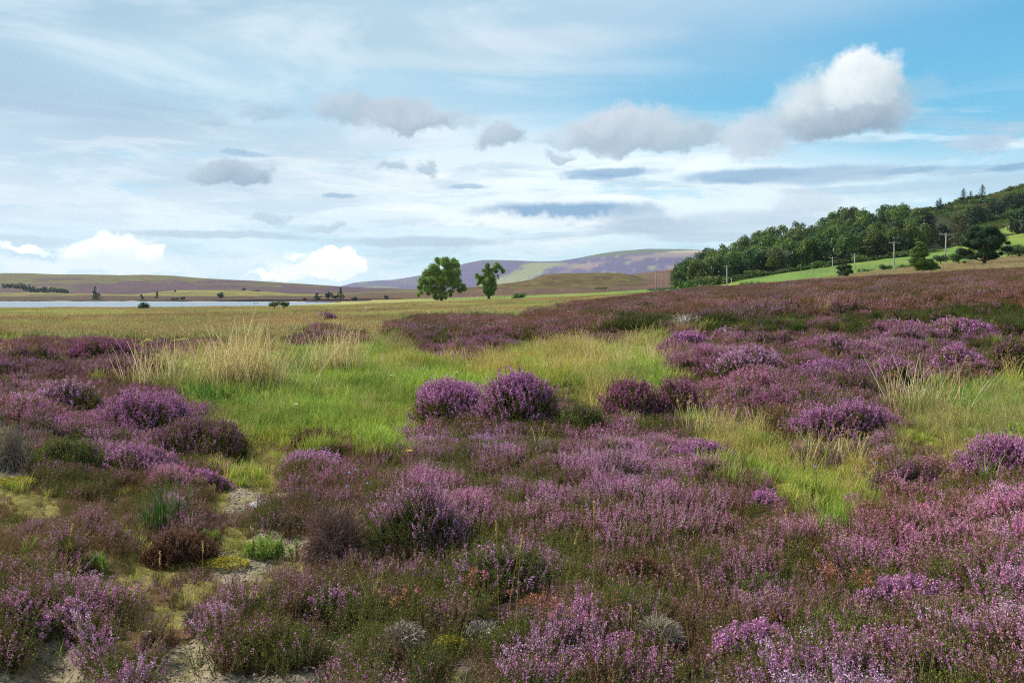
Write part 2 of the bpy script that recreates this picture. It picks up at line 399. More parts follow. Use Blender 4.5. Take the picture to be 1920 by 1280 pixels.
ZROWS = [(505, 'kkkkkkkkkkkkkkkkkkkkkkkkbbbbbbbbbbbbbbbb'), (530, 'kkkkkkkkkkkkkkkkkkkkkkkkbbbbbbbpbbpbbpbb'), (548, 'kkkkkkkkkkkkkkkkkkkkkkkbbbbpbbbbpbbpbpbb'),
 (563, 'kkkkkkkkkkkkkkkkkkkkkkbbbpbbpbpbppbpbbpb'), (578, 'kkkkkkkkkkkkkkkkkkkkkbpbpbbpbbppbbobOOOO'), (593, 'kkkkkkkkkkkkkkkkbpppbbpoOOoOOOOOoOOOOOOO'),
 (608, 'kkkkkkkkkkkkpkkppbpPppppobeOOOOOOOPPPPOO'), (622, 'kkkkkkkkkkkpppkppppPppppooeppPpopPPPPPbb'), (638, 'bbbppbppppppppsppPPppppoosPPppbppPPPPPpp'),
 (655, 'bpbbbppppssggsgspPppsssssyPpPPppbPPPPPPp'), (672, 'pbbpbbsssssggggssspssyyyyypPPPPpPpPoPPPb'), (692, 'bpbbbbpsssgggggsgggyggyyyybPPPPPppbpPppb'),
 (712, 'ppbbpbsssggggggggggggmyyygpPPPpppobpspps'), (735, 'pPPPPPPgggggggggggyggmmyygoPpPooobbssyyy'), (758, 'pPPpPPPPgggggggggmggmmmmgyoopopoobbyyyyy'),
 (782, 'ePPPPPPPyggggggggPoooooPPopgpooooopyyyyy'), (808, 'eopPPPooyyggggggPPPPpopPpPPpssppPPPpyyyy'), (836, 'eoooopoooymmbbpPPPPPpopppPPPpsspPPPppssP'),
 (866, 'eoobPPPoymmbppppPPpPppppPPPppyyyysppppPP'), (898, 'mloobbpbmmmobbpPPPpPPPpPpPPPppyggggpPPPP'), (932, 'mmllllpbmrrbbeoPPPPpPPoPPPPPPpppggppPpPP'),
 (968, 'lllblllbllobbeeePPPPPPpPPPPPPPpPPopppPPP'), (1008, 'llplbllblmrrreeepPopPPoPPPPpPppooppPppoP'), (1048, 'llpllmmlrrrmbbbpoopPooopPbbppPooppobooPP'),
 (1088, 'oollmmlmmrmbbobpoooopboooobbbppppoobbboP'), (1128, 'oPPPolmmlpoppoooobooopPoobbbbbooooopPPPP'), (1170, 'opPPlpllpoooloobopooPPPPoobbboooooopPPPp'),
 (1215, 'orrpPPrropooorooeeebPPooooeeboPpPPooopPP'), (1262, 'rrrrPprrrrrrrooeemoppobobeboPppPPPPPPoPP')]
ZY = np.array([r[0] for r in ZROWS], float)
ZC = np.array([list(r[1][:40].ljust(40, r[1][-1])) for r in ZROWS])
KINDS = 'kPpobledmsgyrn'
HGT = {'O': .3, 'k': .05, 'P': .22, 'p': .2, 'o': .2, 'b': .14, 'l': .045, 'e': .12, 'm': .04, 's': .03, 'g': .03, 'y': .03, 'r': 0.}
def zone(px, py, jx=0., jy=0., sd=0):
    wx = (fbm(px / 90, py / 45, 21 + sd, 3) - .5) * 95 + jx; wy = (fbm(px / 80, py / 40, 31 + sd, 3) - .5) * np.interp(py, [560, 700, 1200], [12, 40, 90]) + jy
    i = np.clip(np.floor((px + wx) / 48).astype(int), 0, 39)
    q = py + wy
    # nearest row
    r = np.abs(q[..., None] - ZY).argmin(-1)
    return ZC[r, i]
HT = np.array([[HGT[c] for c in row] for row in ZC])
LOWZ = np.array(list('lmr'))
def zone2(px, py, pyl, *a):
    hi, lo = zone(px, py, *a), zone(px, pyl, *a); low = np.isin(lo, LOWZ) | np.isin(hi, LOWZ)
    return np.where(low, lo, hi)
def zheight(px, py):
    i = np.clip(px / 48 - .5, 0, 38.999); i0 = i.astype(int); fi = i - i0
    r = np.clip(np.interp(py, ZY, np.arange(len(ZY))), 0, len(ZY) - 1.001); r0 = r.astype(int); fr = r - r0
    return (HT[r0, i0] * (1 - fi) + HT[r0, i0 + 1] * fi) * (1 - fr) + (HT[r0 + 1, i0] * (1 - fi) + HT[r0 + 1, i0 + 1] * fi) * fr
def lumps(x, y):
    d, v = cell(x / .95 + .3 * fbm(x, y, 3), y / .95, 41)
    d2, v2 = cell(x / .42, y / .42, 57)
    return .62 * np.clip(1 - d * 1.15, 0, 1) ** .7 * (.45 + .75 * v) + .38 * np.clip(1 - d2 * 1.1, 0, 1) * (.4 + .8 * v2)
def ground_z(x, y):
    z = base_z(x, y)
    px, py = proj(x, np.maximum(y, 1), z + .12)
    h = np.where(y < 95, zheight(px, py) * sm(y, 1.2, 2.5) * np.interp(y, [4, 9, 14, 24, 32], [.8, 1.15, 1.8, 1.8, 1.2]), .03)
    w1_ = sm(px, 700, 770) * (1 - sm(px, 1320, 1400)) * sm(y, 7.2, 8.6) * (1 - sm(y, 12, 14)); w2_ = sm(px, 60, 130) * (1 - sm(px, 470, 540)) * sm(y, 6.5, 7.5) * (1 - sm(y, 12.5, 15))
    h = h * (1 - .72 * np.maximum(w1_, w2_))
    z = z + h * 1.35 * lumps(x, y) * (1 - sm(y, 70, 110)) + h * .15
    z = z + (fbm(x / 9, y / 9, 2) - .5) * np.interp(y, [0, 15, 60, 300], [.0, .05, .22, .5]) + (fbm(x / 45, y / 45, 12) - .5) * np.interp(y, [0, 150, 400], [0, 0, 1.2])
    li = lake_in(x, y)
    z = np.where(li > -.03, np.minimum(z, -1.1), z)
    z = z * (1 - sm(li, -.03, .03)) + sm(li, -.03, .03) * (-3.2)
    return z
def ground_at(px, py, y0=2.0, y1=900.):
    """distance along bearing px at which the ground shows at row py"""
    Y = np.exp(np.linspace(math.log(y0), math.log(y1), 3000)); x = (px - 960) / F * Y
    _, q = proj(x, Y, base_z(x, Y)); j = int(np.argmax(q <= py)) if (q <= py).any() else len(Y) - 1
    return float(Y[j])
def at(px, Y):
    x = (px - 960) / F * Y; return float(x), float(Y), float(ground_z(np.array([x]), np.array([float(Y)]))[0])

UPX = [1200, 1300, 1420, 1500, 1560, 1640, 1700, 1760, 1830, 1920, 2300]; UPY = [546, 541, 518, 506, 497, 486, 480, 468, 455, 436, 400]
LPX2 = [1200, 1300, 1400, 1500, 1560, 1640, 1700, 1760, 1850, 1920, 2300]; LPY2 = [551, 545, 536, 526, 520, 509, 503, 496, 486, 477, 460]
def ground_col(x, y, z):
    px, py = proj(x, np.maximum(y, 1), z)
    n1 = fbm(x / 6, y / 12, 77); n2 = fbm(x / 1.3, y / 2.0, 78); n3 = fbm(x / 40, y / 60, 79); nst = fbm(px / 160, py / 5, 80)
    col = np.zeros(x.shape + (3,))
    zc = zone(px, py - np.clip(.03 * F / np.maximum(y, 1), 0, 30))
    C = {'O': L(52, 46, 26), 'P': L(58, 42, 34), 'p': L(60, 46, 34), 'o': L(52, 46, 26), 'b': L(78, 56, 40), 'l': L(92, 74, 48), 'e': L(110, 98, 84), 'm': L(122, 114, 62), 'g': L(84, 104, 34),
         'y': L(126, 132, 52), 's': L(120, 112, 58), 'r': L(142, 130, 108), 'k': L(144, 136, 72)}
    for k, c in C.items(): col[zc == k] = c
    # gravel tint shows between the low plants on the left
    lo = (zc == 'l') & (n2 > .6); col[lo] = L(130, 116, 80)
    # -------- beyond the moor edge
    f = sm(y, 62, 85)[..., None]
    plain = L(164, 162, 102) * (1 - n1[..., None]) + L(146, 136, 82) * n1[..., None]
    gr = sm(nst, .5, .7)[..., None]; plain = plain * (1 - gr) + L(118, 128, 62) * gr
    u = np.interp(px, UPX, UPY); l = np.interp(px, LPX2, LPY2)
    far = plain.copy()
    right = px > 1200
    fld = L(100, 126, 60) * (.7 + .6 * n1[..., None]) + L(60, 44, 0) * (nst[..., None] > .58)
    tan = L(160, 150, 106) * (.9 + .2 * n1[..., None])
    wood = L(46, 54, 28) * np.ones_like(col)
    scr = (L(80, 100, 42) * (1 - n1[..., None]) + L(90, 96, 44) * n1[..., None])
    jit = (fbm(px / 25, py / 6, 90) - .5) * 3
    far[right & (py <= l + jit) & (py > u + jit)] = fld[right & (py <= l + jit) & (py > u + jit)]
    far[right & (py > l + jit)] = tan[right & (py > l + jit)]
    far[right & (py <= u + jit)] = wood[right & (py <= u + jit)]
    s2 = right & (px > 1735) & (py <= np.interp(px, [1735, 1800, 1860, 1920], [400, 408, 432, 432]) + jit * 3)
    far[s2] = scr[s2]
    g2 = right & (px > 1868) & (py < 438) & (py > np.interp(px, [1868, 1920], [425, 408])); far[g2] = fld[g2]
    mf = (px > 850) & (px <= 1210) & (y > 200) & (py < np.interp(px, [860, 1000, 1210], [562, 560, 553]) + jit) & (py > np.interp(px, [860, 1080, 1210], [560, 551, 541]))
    far[mf] = fld[mf] * .97
    br = (px < 420) & (y > 42) & (y < 75) & (nst > .5); far[br] = L(140, 102, 52)
    # far shore: pale beach then dark heather
    li = lake_in(x, np.maximum(y, 1)); sh = (y > 400) & (px < 662) & (li > -.045); far[sh] = L(206, 184, 160)
    dk = (y > 480) & (px < 700) & (li <= -.045); far[dk] = (L(72, 58, 50) * (.8 + .5 * n1[..., None]))[dk]
    return col * (1 - f) + far * f

def build_ground():
    pxs = np.concatenate([np.arange(-1480, -200, 60), np.arange(-200, 2120, 5.), np.arange(2120, 3480, 60)])
    lys = np.concatenate([np.arange(0, math.log(16), .0085), np.arange(math.log(16), math.log(100), .012), np.arange(math.log(100), math.log(1000), .012), np.linspace(math.log(1000), math.log(7300), 20)])
    PX, LY = np.meshgrid(pxs, lys); Y = np.exp(LY); X = (PX - 960) / F * Y
    Z = ground_z(X, Y); C = ground_col(X, Y, Z)
    nr, nc = X.shape; idx = np.arange(nr * nc).reshape(nr, nc)
    q = np.stack([idx[:-1, :-1], idx[:-1, 1:], idx[1:, 1:], idx[1:, :-1]], -1).reshape(-1, 4)
    v = np.stack([X, Y, Z], -1).reshape(-1, 3); c = C.reshape(-1, 3)
    # the moor goes on behind the camera
    n = len(v); e = np.array([(-200, -200, 0), (200, -200, 0), (200, 1, 0.), (-200, 1, 0.)]) + np.array((0, 0, -.12))
    v = np.vstack([v, e]); q = np.vstack([q, [(n, n + 1, n + 2, n + 3)]]); c = np.vstack([c, np.tile(L(90, 74, 48), (4, 1))])
    m = bpy.data.materials.new('moor_ground'); m.use_nodes = True; T = NT(m.node_tree); T.n.clear()
    out = T.n.new('ShaderNodeOutputMaterial'); b = T.n.new('ShaderNodeBsdfPrincipled')
    a = T.n.new('ShaderNodeAttribute'); a.attribute_name = 'col'; tc = T.n.new('ShaderNodeTexCoord'); ob = tc.outputs['Object']
    s1 = T.noise(ob, 22, 5, .65); s2 = T.noise(ob, 1.6, 4, .6); s3 = T.noise(T.v('MULTIPLY', ob, (.5, .12, .5)), .35, 4, .6)
    k = T.m('MULTIPLY', T.m('MULTIPLY', T.mr(s1, .3, .7, .62, 1.38, False), T.mr(s2, .3, .7, .8, 1.2, False)), T.mr(s3, .3, .7, .86, 1.14, False))
    T.l.new(T.v('SCALE', a.outputs['Color'], scale=k), b.inputs['Base Color'])
    b.inputs['Roughness'].default_value = .95; b.inputs['Specular IOR Level'].default_value = .1
    bn = T.n.new('ShaderNodeBump'); bn.inputs['Strength'].default_value = .8; bn.inputs['Distance'].default_value = .03
    T.l.new(T.m('ADD', s1, T.m('MULTIPLY', s2, 1.5)), bn.inputs['Height']); T.l.new(bn.outputs[0], b.inputs['Normal'])
    T.l.new(b.outputs[0], out.inputs[0])
    o = bpy.data.objects.new('ground', mesh_from('ground', v, q, c, m, True)); link(o); o['kind'] = 'structure'
build_ground()

# ------------------------------------------------------------------ lake
def build_lake():
    px = np.linspace(-1500, 700, 60); yn = 200 * np.ones(60); yf = 668 * np.ones(60)
    v = np.concatenate([np.c_[(px - 960) / F * yn, yn, -1.5 + 0 * px], np.c_[(px - 960) / F * yf, yf, -1.5 + 0 * px]])
    q = np.array([(i, i + 1, 61 + i, 60 + i) for i in range(59)])
    m = bpy.data.materials.new('lake_water'); m.use_nodes = True; T = NT(m.node_tree); b = T.n['Principled BSDF']
    b.inputs['Base Color'].default_value = (*L(104, 118, 134), 1); b.inputs['Roughness'].default_value = .22
    tc = T.n.new('ShaderNodeTexCoord'); ob = tc.outputs['Object']
    n = T.noise(T.v('MULTIPLY', ob, (.35, .9, 1)), .55, 4, .65); bn = T.n.new('ShaderNodeBump')
    bn.inputs['Strength'].default_value = 1.; bn.inputs['Distance'].default_value = .35
    T.l.new(n, bn.inputs['Height']); T.l.new(bn.outputs[0], b.inputs['Normal'])
    o = bpy.data.objects.new('lake_water', mesh_from('lake_water', v, q, None, m)); link(o); o['kind'] = 'structure'
build_lake()

# ------------------------------------------------------------------ hills
def patch(name, p0, p1, rows, colf, step=4, sub=14, rough=1.0, nscale=120., mat=M_HILL):
    px = np.arange(p0, p1 + step, step, dtype=float)
    Ys = np.array([r[0] for r in rows], float); PY = np.array([np.interp(px, [a for a, _ in r[1]], [b for _, b in r[1]]) for r in rows])
    t = np.linspace(0, len(rows) - 1, (len(rows) - 1) * sub + 1); i = np.minimum(t.astype(int), len(rows) - 2); f = t - i
    fs = f * f * (3 - 2 * f)
    Y = Ys[i] * (1 - f) + Ys[i + 1] * f
    P = PY[i] * (1 - fs)[:, None] + PY[i + 1] * fs[:, None]
    Y = Y[:, None] + 0 * P; X = (px[None] - 960) / F * Y; Z = CH - (P - HZ) * Y / F
    Z = Z + (fbm(X / nscale, Y / nscale, 61, 4) - .5) * rough
    C = colf(px[None] + 0 * P, P, X, Y)
    nr, nc = X.shape; idx = np.arange(nr * nc).reshape(nr, nc)
    q = np.stack([idx[:-1, :-1], idx[:-1, 1:], idx[1:, 1:], idx[1:, :-1]], -1).reshape(-1, 4)
    o = bpy.data.objects.new(name, mesh_from(name, np.stack([X, Y, Z], -1).reshape(-1, 3), q, C.reshape(-1, 3), mat, True)); link(o)
    o['kind'] = 'structure'; return o
def blend(c, m, d): m = np.clip(m, 0, 1)[..., None]; return c * (1 - m) + d * m
def col_left(px, py, X, Y):
    n = fbm(px / 110, py / 5.5, 101, 4); n2 = fbm(px / 22, py / 2.5, 105, 3)
    c = np.ones(px.shape + (3,)) * L(100, 94, 54); c = blend(c, sm(n2, .4, .7) * .7, L(92, 80, 50))
    heath = sm(n, .47, .56) * sm(py, 519, 524)
    heath = np.maximum(heath, sm(px, 90, 160) * (1 - sm(px, 320, 420)) * sm(py, 531 - (px - 150) * .012, 534 - (px - 150) * .012) * (1 - sm(py, 551, 553)))
    heath = np.maximum(heath, sm(px, 260, 330) * (1 - sm(px, 430, 520)) * sm(py, 531, 534) * (1 - sm(py, 541, 545)))
    heath = np.maximum(heath, sm(px, 490, 530) * (1 - sm(px, 600, 640)) * sm(py, 537, 540))
    return blend(c, heath, L(84, 62, 68) * (.8 + .5 * n2[..., None]) )
patch('left_hills', -1400, 1000, [(1150, [(-1400, 561), (1000, 561)]), (1600, [(-1400, 540), (0, 540), (300, 541), (640, 549), (1000, 556)]),
      (2100, [(-1400, 505), (-300, 509), (0, 512), (60, 512), (100, 513.5), (170, 514.3), (230, 516), (270, 515), (330, 517), (400, 522), (470, 526), (560, 532), (640, 537), (700, 540), (760, 541.5), (860, 545), (1000, 552)]),
      (2700, [(-1400, 520), (1000, 556)]), (3600, [(-1400, 561), (1000, 561)])], col_left, rough=5, nscale=200)
def col_rise(px, py, X, Y):
    n = fbm(px / 70, py / 2.2, 111, 3)
    c = np.ones(px.shape + (3,)) * L(128, 122, 70); c = blend(c, sm(n, .45, .65) * .8, L(94, 80, 54))
    return blend(c, sm(py, 553.5, 556) * .9, L(76, 60, 54) * (.8 + .5 * n[..., None]))
patch('near_rise', -1400, 900, [(690, [(-1400, 564.2), (900, 562)]), (800, [(-1400, 557), (100, 557), (640, 557), (900, 558)]),
      (930, [(-1400, 549), (0, 550), (60, 549), (200, 552), (250, 552.5), (290, 548), (340, 544), (400, 543.2), (460, 545), (560, 550), (640, 553), (760, 553), (900, 558)]),
      (1080, [(-1400, 556), (900, 560)]), (1250, [(-1400, 561), (900, 561)])], col_rise, rough=1.5, nscale=60)
def col_mt(px, py, X, Y):
    n = fbm(px / 60, py / 9, 121, 4); n2 = fbm(px / 14, py / 3, 125, 3); n3 = fbm(px / 90 + py / 18, py / 14 - px / 300, 127, 3)
    c = np.ones(px.shape + (3,)) * L(84, 72, 108); c = c * (.8 + .4 * n2[..., None])
    gr = L(134, 136, 96)
    c = blend(c, (1 - sm(px, 700, 830)) * sm(n, .42, .6) * .8, L(110, 118, 82))
    w = 20 + 26 * (n - .5)
    band = 1 - sm(np.abs(px - (1010 - (py - 500) * 2.1)) / np.interp(py, [488, 496, 505, 530], [30, 46, 34, 46]) + (n2 - .5) * .9, .55, .95)
    c = blend(c, band * sm(py, 490, 494), gr)
    c = blend(c, sm(n3, .60, .68) * sm(px, 1030, 1090) * .7, L(150, 126, 118))
    c = blend(c, sm(n2 * .6 + n * .4, .62, .7) * sm(px, 1000, 1060) * .8, L(140, 144, 96))
    c = blend(c, sm(px, 1200, 1260) * (1 - sm(py, 473, 477)), L(176, 160, 130))
    c = blend(c, 1 - sm(py, np.interp(px, [640, 900, 1100, 1300], [520, 488.5, 480, 467]) + 1., np.interp(px, [640, 900, 1100, 1300], [520, 488.5, 480, 467]) + 4), L(84, 92, 70))
    return c
patch('mountain', 560, 2100, [(3900, [(560, 560), (2100, 560)]), (4900, [(560, 555), (700, 548), (900, 535), (1050, 522), (1300, 512), (2100, 520)]),
      (6200, [(560, 550), (630, 539.5), (665, 530), (690, 527), (735, 524.5), (780, 517), (830, 506), (880, 493), (905, 488), (940, 487.3), (1010, 489.5), (1050, 488.5), (1090, 482), (1130, 474), (1170, 469), (1210, 466.5), (1290, 467.5), (1350, 471), (1450, 480), (2100, 510)]),
      (6700, [(560, 555), (1000, 512), (1300, 495), (2100, 525)]), (7200, [(560, 560), (2100, 560)])], col_mt, rough=14, nscale=420)
def col_mor(px, py, X, Y):
    n = fbm(px / 45, py / 4, 131, 4); n2 = fbm(px / 12, py / 2, 135, 3)
    c = np.ones(px.shape + (3,)) * L(94, 82, 48); c = blend(c, sm(n, .45, .62) * .75, L(76, 60, 44)); c = blend(c, sm(n2, .55, .75) * .5, L(116, 102, 60))
    c = blend(c, sm(py, np.interp(px, [640, 900, 1280], [547, 541, 530]), np.interp(px, [640, 900, 1280], [550, 545, 536])) * .75, L(98, 76, 66))
    return blend(c, sm(px, 1195, 1225) * .8, L(108, 78, 66))
patch('moor_knoll', 600, 1700, [(640, [(600, 561), (900, 559), (1700, 559)]), (760, [(600, 555), (760, 556), (900, 549), (1000, 541), (1280, 538), (1700, 530)]),
      (960, [(600, 556), (680, 550), (760, 549), (830, 545), (900, 537), (960, 530), (998, 524), (1012, 517.5), (1030, 513.5), (1060, 511.6), (1110, 511), (1160, 511.5), (1185, 515), (1205, 522), (1230, 527), (1280, 528), (1700, 520)]),
      (1150, [(600, 560), (900, 545), (1100, 523), (1185, 521), (1700, 512)]), (1500, [(600, 561), (1000, 545), (1160, 528), (1188, 514), (1230, 508.5), (1290, 502), (1400, 495), (1700, 490)]), (2300, [(600, 561), (1700, 561)])], col_mor, rough=3, nscale=70)

# ------------------------------------------------------------------ plant prototypes
def rotm(nrm, spin):
    """(N,3,3) frames whose z is nrm"""
    n = unit(nrm); ref = np.where(np.abs(n[:, 2:3]) > .95, np.array([[1., 0, 0]]), np.array([[0., 0, 1.]]))
    u = unit(np.cross(ref, n)); w = np.cross(n, u); c, s = np.cos(spin)[:, None], np.sin(spin)[:, None]
    return np.stack([u * c + w * s, -u * s + w * c, n], -1)
FL = [L(234, 166, 208), L(220, 144, 192), L(238, 182, 214), L(202, 130, 174)]
def heather_tuft(seed, nst=9, bloom=.8, leaf=L(88, 84, 40), L0=.22, flower=None, dry=0., wid=.5, k=1.0, lk=14, fk=15):
    """stem / leaf / flower geometry of one small tuft, root at the origin"""
    r = np.random.default_rng(seed); st, lf, fl = G(), G(), G()
    for i in range(nst):
        a = r.uniform(0, 2 * pi); lean = r.uniform(.05, wid) ; Ls = L0 * r.uniform(.65, 1.12)
        d0 = np.array([math.cos(a) * math.sin(lean), math.sin(a) * math.sin(lean), math.cos(lean)])
        root = np.array([math.cos(a), math.sin(a), 0]) * r.uniform(0, .035) * k
        bend = np.array([0, 0, 1.]) * .25
        t = np.linspace(0, 1, 4)[:, None]; pts = root + d0 * Ls * t * .8 + bend * Ls * t ** 2
        side = unit(np.cross(d0, r.normal(size=3)))
        st.merge(ribbons(pts[None], np.array([[.0022, .002, .0016, .001]]) * k, side[None], (L(122, 106, 78) * r.uniform(.7, 1.2))[None, None]))
        P = lambda t: root + d0 * Ls * t[:, None] * .8 + bend * Ls * t[:, None] ** 2
        isb = r.random() < bloom; fs = r.uniform(.5, .66) if isb else .97
        tl = r.uniform(.18, fs + .04, lk); sp = r.normal(size=(lk, 3)) * .0085 * k
        nm = r.normal(size=(lk, 3)) + d0 * .3
        lf.merge(chips(P(tl) + sp, r.uniform(.0034, .0062, lk) * k, nm, leaf * r.uniform(.6, 1.35, (lk, 1)), r, .45))
        if isb:
            tf = r.uniform(fs, 1.03, fk); sp = r.normal(size=(fk, 3)) * .0036 * k
            base = flower if flower is not None else FL[r.integers(4)]
            cc = base * r.uniform(.7, 1.08, (fk, 1))
            if dry: cc = cc * (1 - dry) + L(154, 116, 94) * dry * r.uniform(.6, 1.2, (fk, 1))
            fl.merge(chips(P(tf) + sp, r.uniform(.0030, .0052, fk) * k, r.normal(size=(fk, 3)) + d0 * .2, cc, r, .7))
    return st, lf, fl
OL, OB, OG = L(118, 118, 52), L(156, 112, 78), L(100, 122, 44)
def twig_tuft(seed, n=16, L0=.22, col=L(182, 170, 152), k=1.):
    r = np.random.default_rng(seed); g = G()
    for i in range(n):
        a = r.uniform(0, 2 * pi); lean = r.uniform(.1, .9); d = np.array([math.cos(a) * math.sin(lean), math.sin(a) * math.sin(lean), math.cos(lean)])
        t = np.linspace(0, 1, 4)[:, None]; Ls = L0 * r.uniform(.5, 1.1)
        pts = d * Ls * t + r.normal(size=3) * .06 * Ls * 4 * t ** 2
        g.merge(ribbons(pts[None], np.array([[.0022, .0018, .0013, .0007]]) * k, unit(np.cross(d, r.normal(size=3)))[None], (col * r.uniform(.6, 1.15))[None, None]))
    return g
def comb(*gs):
    g = G()
    for x in gs: g.merge(x)
    return g
def grass_tuft(seed, n, h, spread, cols, wid=.0028, lean=.45, droop=.35, K=5, seedhead=0., hv=.35, hcol=None, root=.03):
    r = np.random.default_rng(seed); a = r.uniform(0, 2 * pi, n); le = r.uniform(.02, lean, n); H = h * r.uniform(1 - hv, 1.1, n)
    hd = np.stack([np.cos(a), np.sin(a), 0 * a], -1); t = np.linspace(0, 1, K)
    b = r.uniform(.1, 1, n) * droop
    ang = le[:, None] + b[:, None] * t[None] ** 1.6 * 1.6
    seg = H[:, None] / (K - 1)
    dx = np.cumsum(np.sin(ang) * seg, 1) - np.sin(ang[:, :1]) * seg; dz = np.cumsum(np.cos(ang) * seg, 1) - np.cos(ang[:, :1]) * seg
    rt = np.stack([r.normal(size=n) * root, r.normal(size=n) * root, 0 * a], -1)
    P = rt[:, None] + hd[:, None] * dx[..., None] + np.array([0, 0, 1.]) * dz[..., None]
    w = wid * r.uniform(.7, 1.2, n)[:, None] * np.array([1, .95, .8, .55, .15] if K == 5 else np.linspace(1, .2, K))[None]
    az = r.uniform(0, 2 * pi, n); side = unit(np.stack([np.cos(az), np.sin(az), r.normal(size=n) * .15], -1))
    ci = np.array([cols[i] for i in r.integers(0, len(cols), n)])
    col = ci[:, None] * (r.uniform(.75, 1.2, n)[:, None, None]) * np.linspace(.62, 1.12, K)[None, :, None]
    g = ribbons(P, w, side, col)
    if seedhead > 0:
        m = int(n * seedhead); tip = P[:m, -1]; d = unit(P[:m, -1] - P[:m, -2])
        kk = 7; s = r.uniform(-.10, .02, (m, kk)) * h * 1.0
        C = (tip[:, None] + d[:, None] * s[..., None] + r.normal(size=(m, kk, 3)) * wid * 1.3).reshape(-1, 3)
        hc = hcol if hcol is not None else L(176, 150, 100)
        g.merge(chips(C, wid * r.uniform(1.6, 3.2, len(C)), r.normal(size=(len(C), 3)), hc * r.uniform(.7, 1.2, (len(C), 1)), r, .4))
    return g

def proto_coll(name, geos, mat):
    c = bpy.data.collections.new(name)
    for i, g in enumerate(geos):
        v, f, col = g.arr(); o = bpy.data.objects.new('%s_%02d' % (name, i), mesh_from(name, v, f, col, mat)); c.objects.link(o)
    return c
def scatter(name, coll, P, rot, scl, idx, tint, kind='stuff'):
    me = bpy.data.meshes.new(name); me.vertices.add(len(P)); me.vertices.foreach_set('co', np.ascontiguousarray(P, np.float32).ravel())
    for nm, ty, key, arr in (('rot', 'FLOAT_VECTOR', 'vector', rot), ('scl', 'FLOAT', 'value', scl), ('idx', 'INT', 'value', idx), ('tint', 'FLOAT_VECTOR', 'vector', tint)):
        a = me.attributes.new(nm, ty, 'POINT'); a.data.foreach_set(key, np.ascontiguousarray(arr, np.int32 if ty == 'INT' else np.float32).ravel())
    o = bpy.data.objects.new(name, me); link(o); o['kind'] = kind
    ng = bpy.data.node_groups.new(name, 'GeometryNodeTree')
    ng.interface.new_socket('Geometry', in_out='INPUT', socket_type='NodeSocketGeometry'); ng.interface.new_socket('Geometry', in_out='OUTPUT', socket_type='NodeSocketGeometry')
    N = ng.nodes; Lk = ng.links
    gi = N.new('NodeGroupInput'); go = N.new('NodeGroupOutput'); ip = N.new('GeometryNodeInstanceOnPoints'); ci = N.new('GeometryNodeCollectionInfo')
    ci.inputs['Collection'].default_value = coll; ci.inputs['Separate Children'].default_value = True; ci.inputs['Reset Children'].default_value = True
    def attr(nm, ty):
        a = N.new('GeometryNodeInputNamedAttribute'); a.data_type = ty; a.inputs['Name'].default_value = nm; return a.outputs['Attribute']
    er = N.new('FunctionNodeEulerToRotation'); Lk.new(attr('rot', 'FLOAT_VECTOR'), er.inputs[0])
    Lk.new(gi.outputs[0], ip.inputs['Points']); Lk.new(ci.outputs[0], ip.inputs['Instance']); ip.inputs['Pick Instance'].default_value = True
    Lk.new(attr('idx', 'INT'), ip.inputs['Instance Index']); Lk.new(er.outputs[0], ip.inputs['Rotation']); Lk.new(attr('scl', 'FLOAT'), ip.inputs['Scale'])
    Lk.new(ip.outputs[0], go.inputs[0])
    md = o.modifiers.new('scatter', 'NODES'); md.node_group = ng
    return o

R = np.random.default_rng(7)
def samp(y0, y1, dens, pmin=-160, pmax=2080):
    """uniform points on the ground strip y0..y1 inside the wedge pmin..pmax"""
    a, b = (pmin - 960) / F, (pmax - 960) / F
    area = (b - a) * (y1 ** 2 - y0 ** 2) / 2; n = int(area * dens)
    Y = np.sqrt(R.uniform(y0 ** 2, y1 ** 2, n)); X = R.uniform(a, b, n) * Y
    return X, Y
BUSHES = []   # (x, y, rx, ry) kept clear of carpet plants
def clear_of_bushes(X, Y, k=.8):
    m = np.ones(len(X), bool)
    for bx, by, rx, ry in BUSHES: m &= ((X - bx) / rx) ** 2 + ((Y - by) / ry) ** 2 > k ** 2
    return m

# ------------------------------------------------------------------ single heather bushes
def cat3(T3): return T3
STY = {  # bloom, dry, leaf colour, flower colour
 'mag': (.85, .05, OL, L(214, 146, 200)), 'pur': (.8, .05, OL * .8, L(208, 142, 196)), 'pale': (.8, .1, OL, L(224, 170, 212)), 'dull': (.55, .3, OL, L(158, 104, 148)),
 'olive': (.12, .2, OG, L(170, 110, 160)), 'red': (.25, .95, L(96, 58, 40), L(128, 78, 66)), 'pink': (.75, .08, OL, L(218, 154, 204)), 'deep': (.8, .2, OL * .7, L(180, 108, 156)), 'mix': (.5, .1, OG * .9, L(230, 164, 214)), 'rare': (.3, .1, OG * .9, L(230, 164, 214))}
def dome_points(r, n, rx, ry, h, seed, bottom=.0):
    """points and outward normals over an uneven dome"""
    ph = r.uniform(0, 2 * pi, n); cz = r.uniform(bottom, 1, n); sz = np.sqrt(1 - cz ** 2)
    d = np.stack([np.cos(ph) * sz, np.sin(ph) * sz, cz], -1)
    lum = 1 + .32 * (fbm(d[:, 0] * 2.2 + seed * 3.1, d[:, 1] * 2.2 + d[:, 2], seed) - .5) + .12 * (vn(d[:, 0] * 6 + seed, d[:, 1] * 6 + d[:, 2] * 3, seed + 3) - .5)
    P = d * np.array([rx, ry, h]) * lum[:, None]
    nn = unit(d / np.array([rx, ry, h]))
    return P, nn
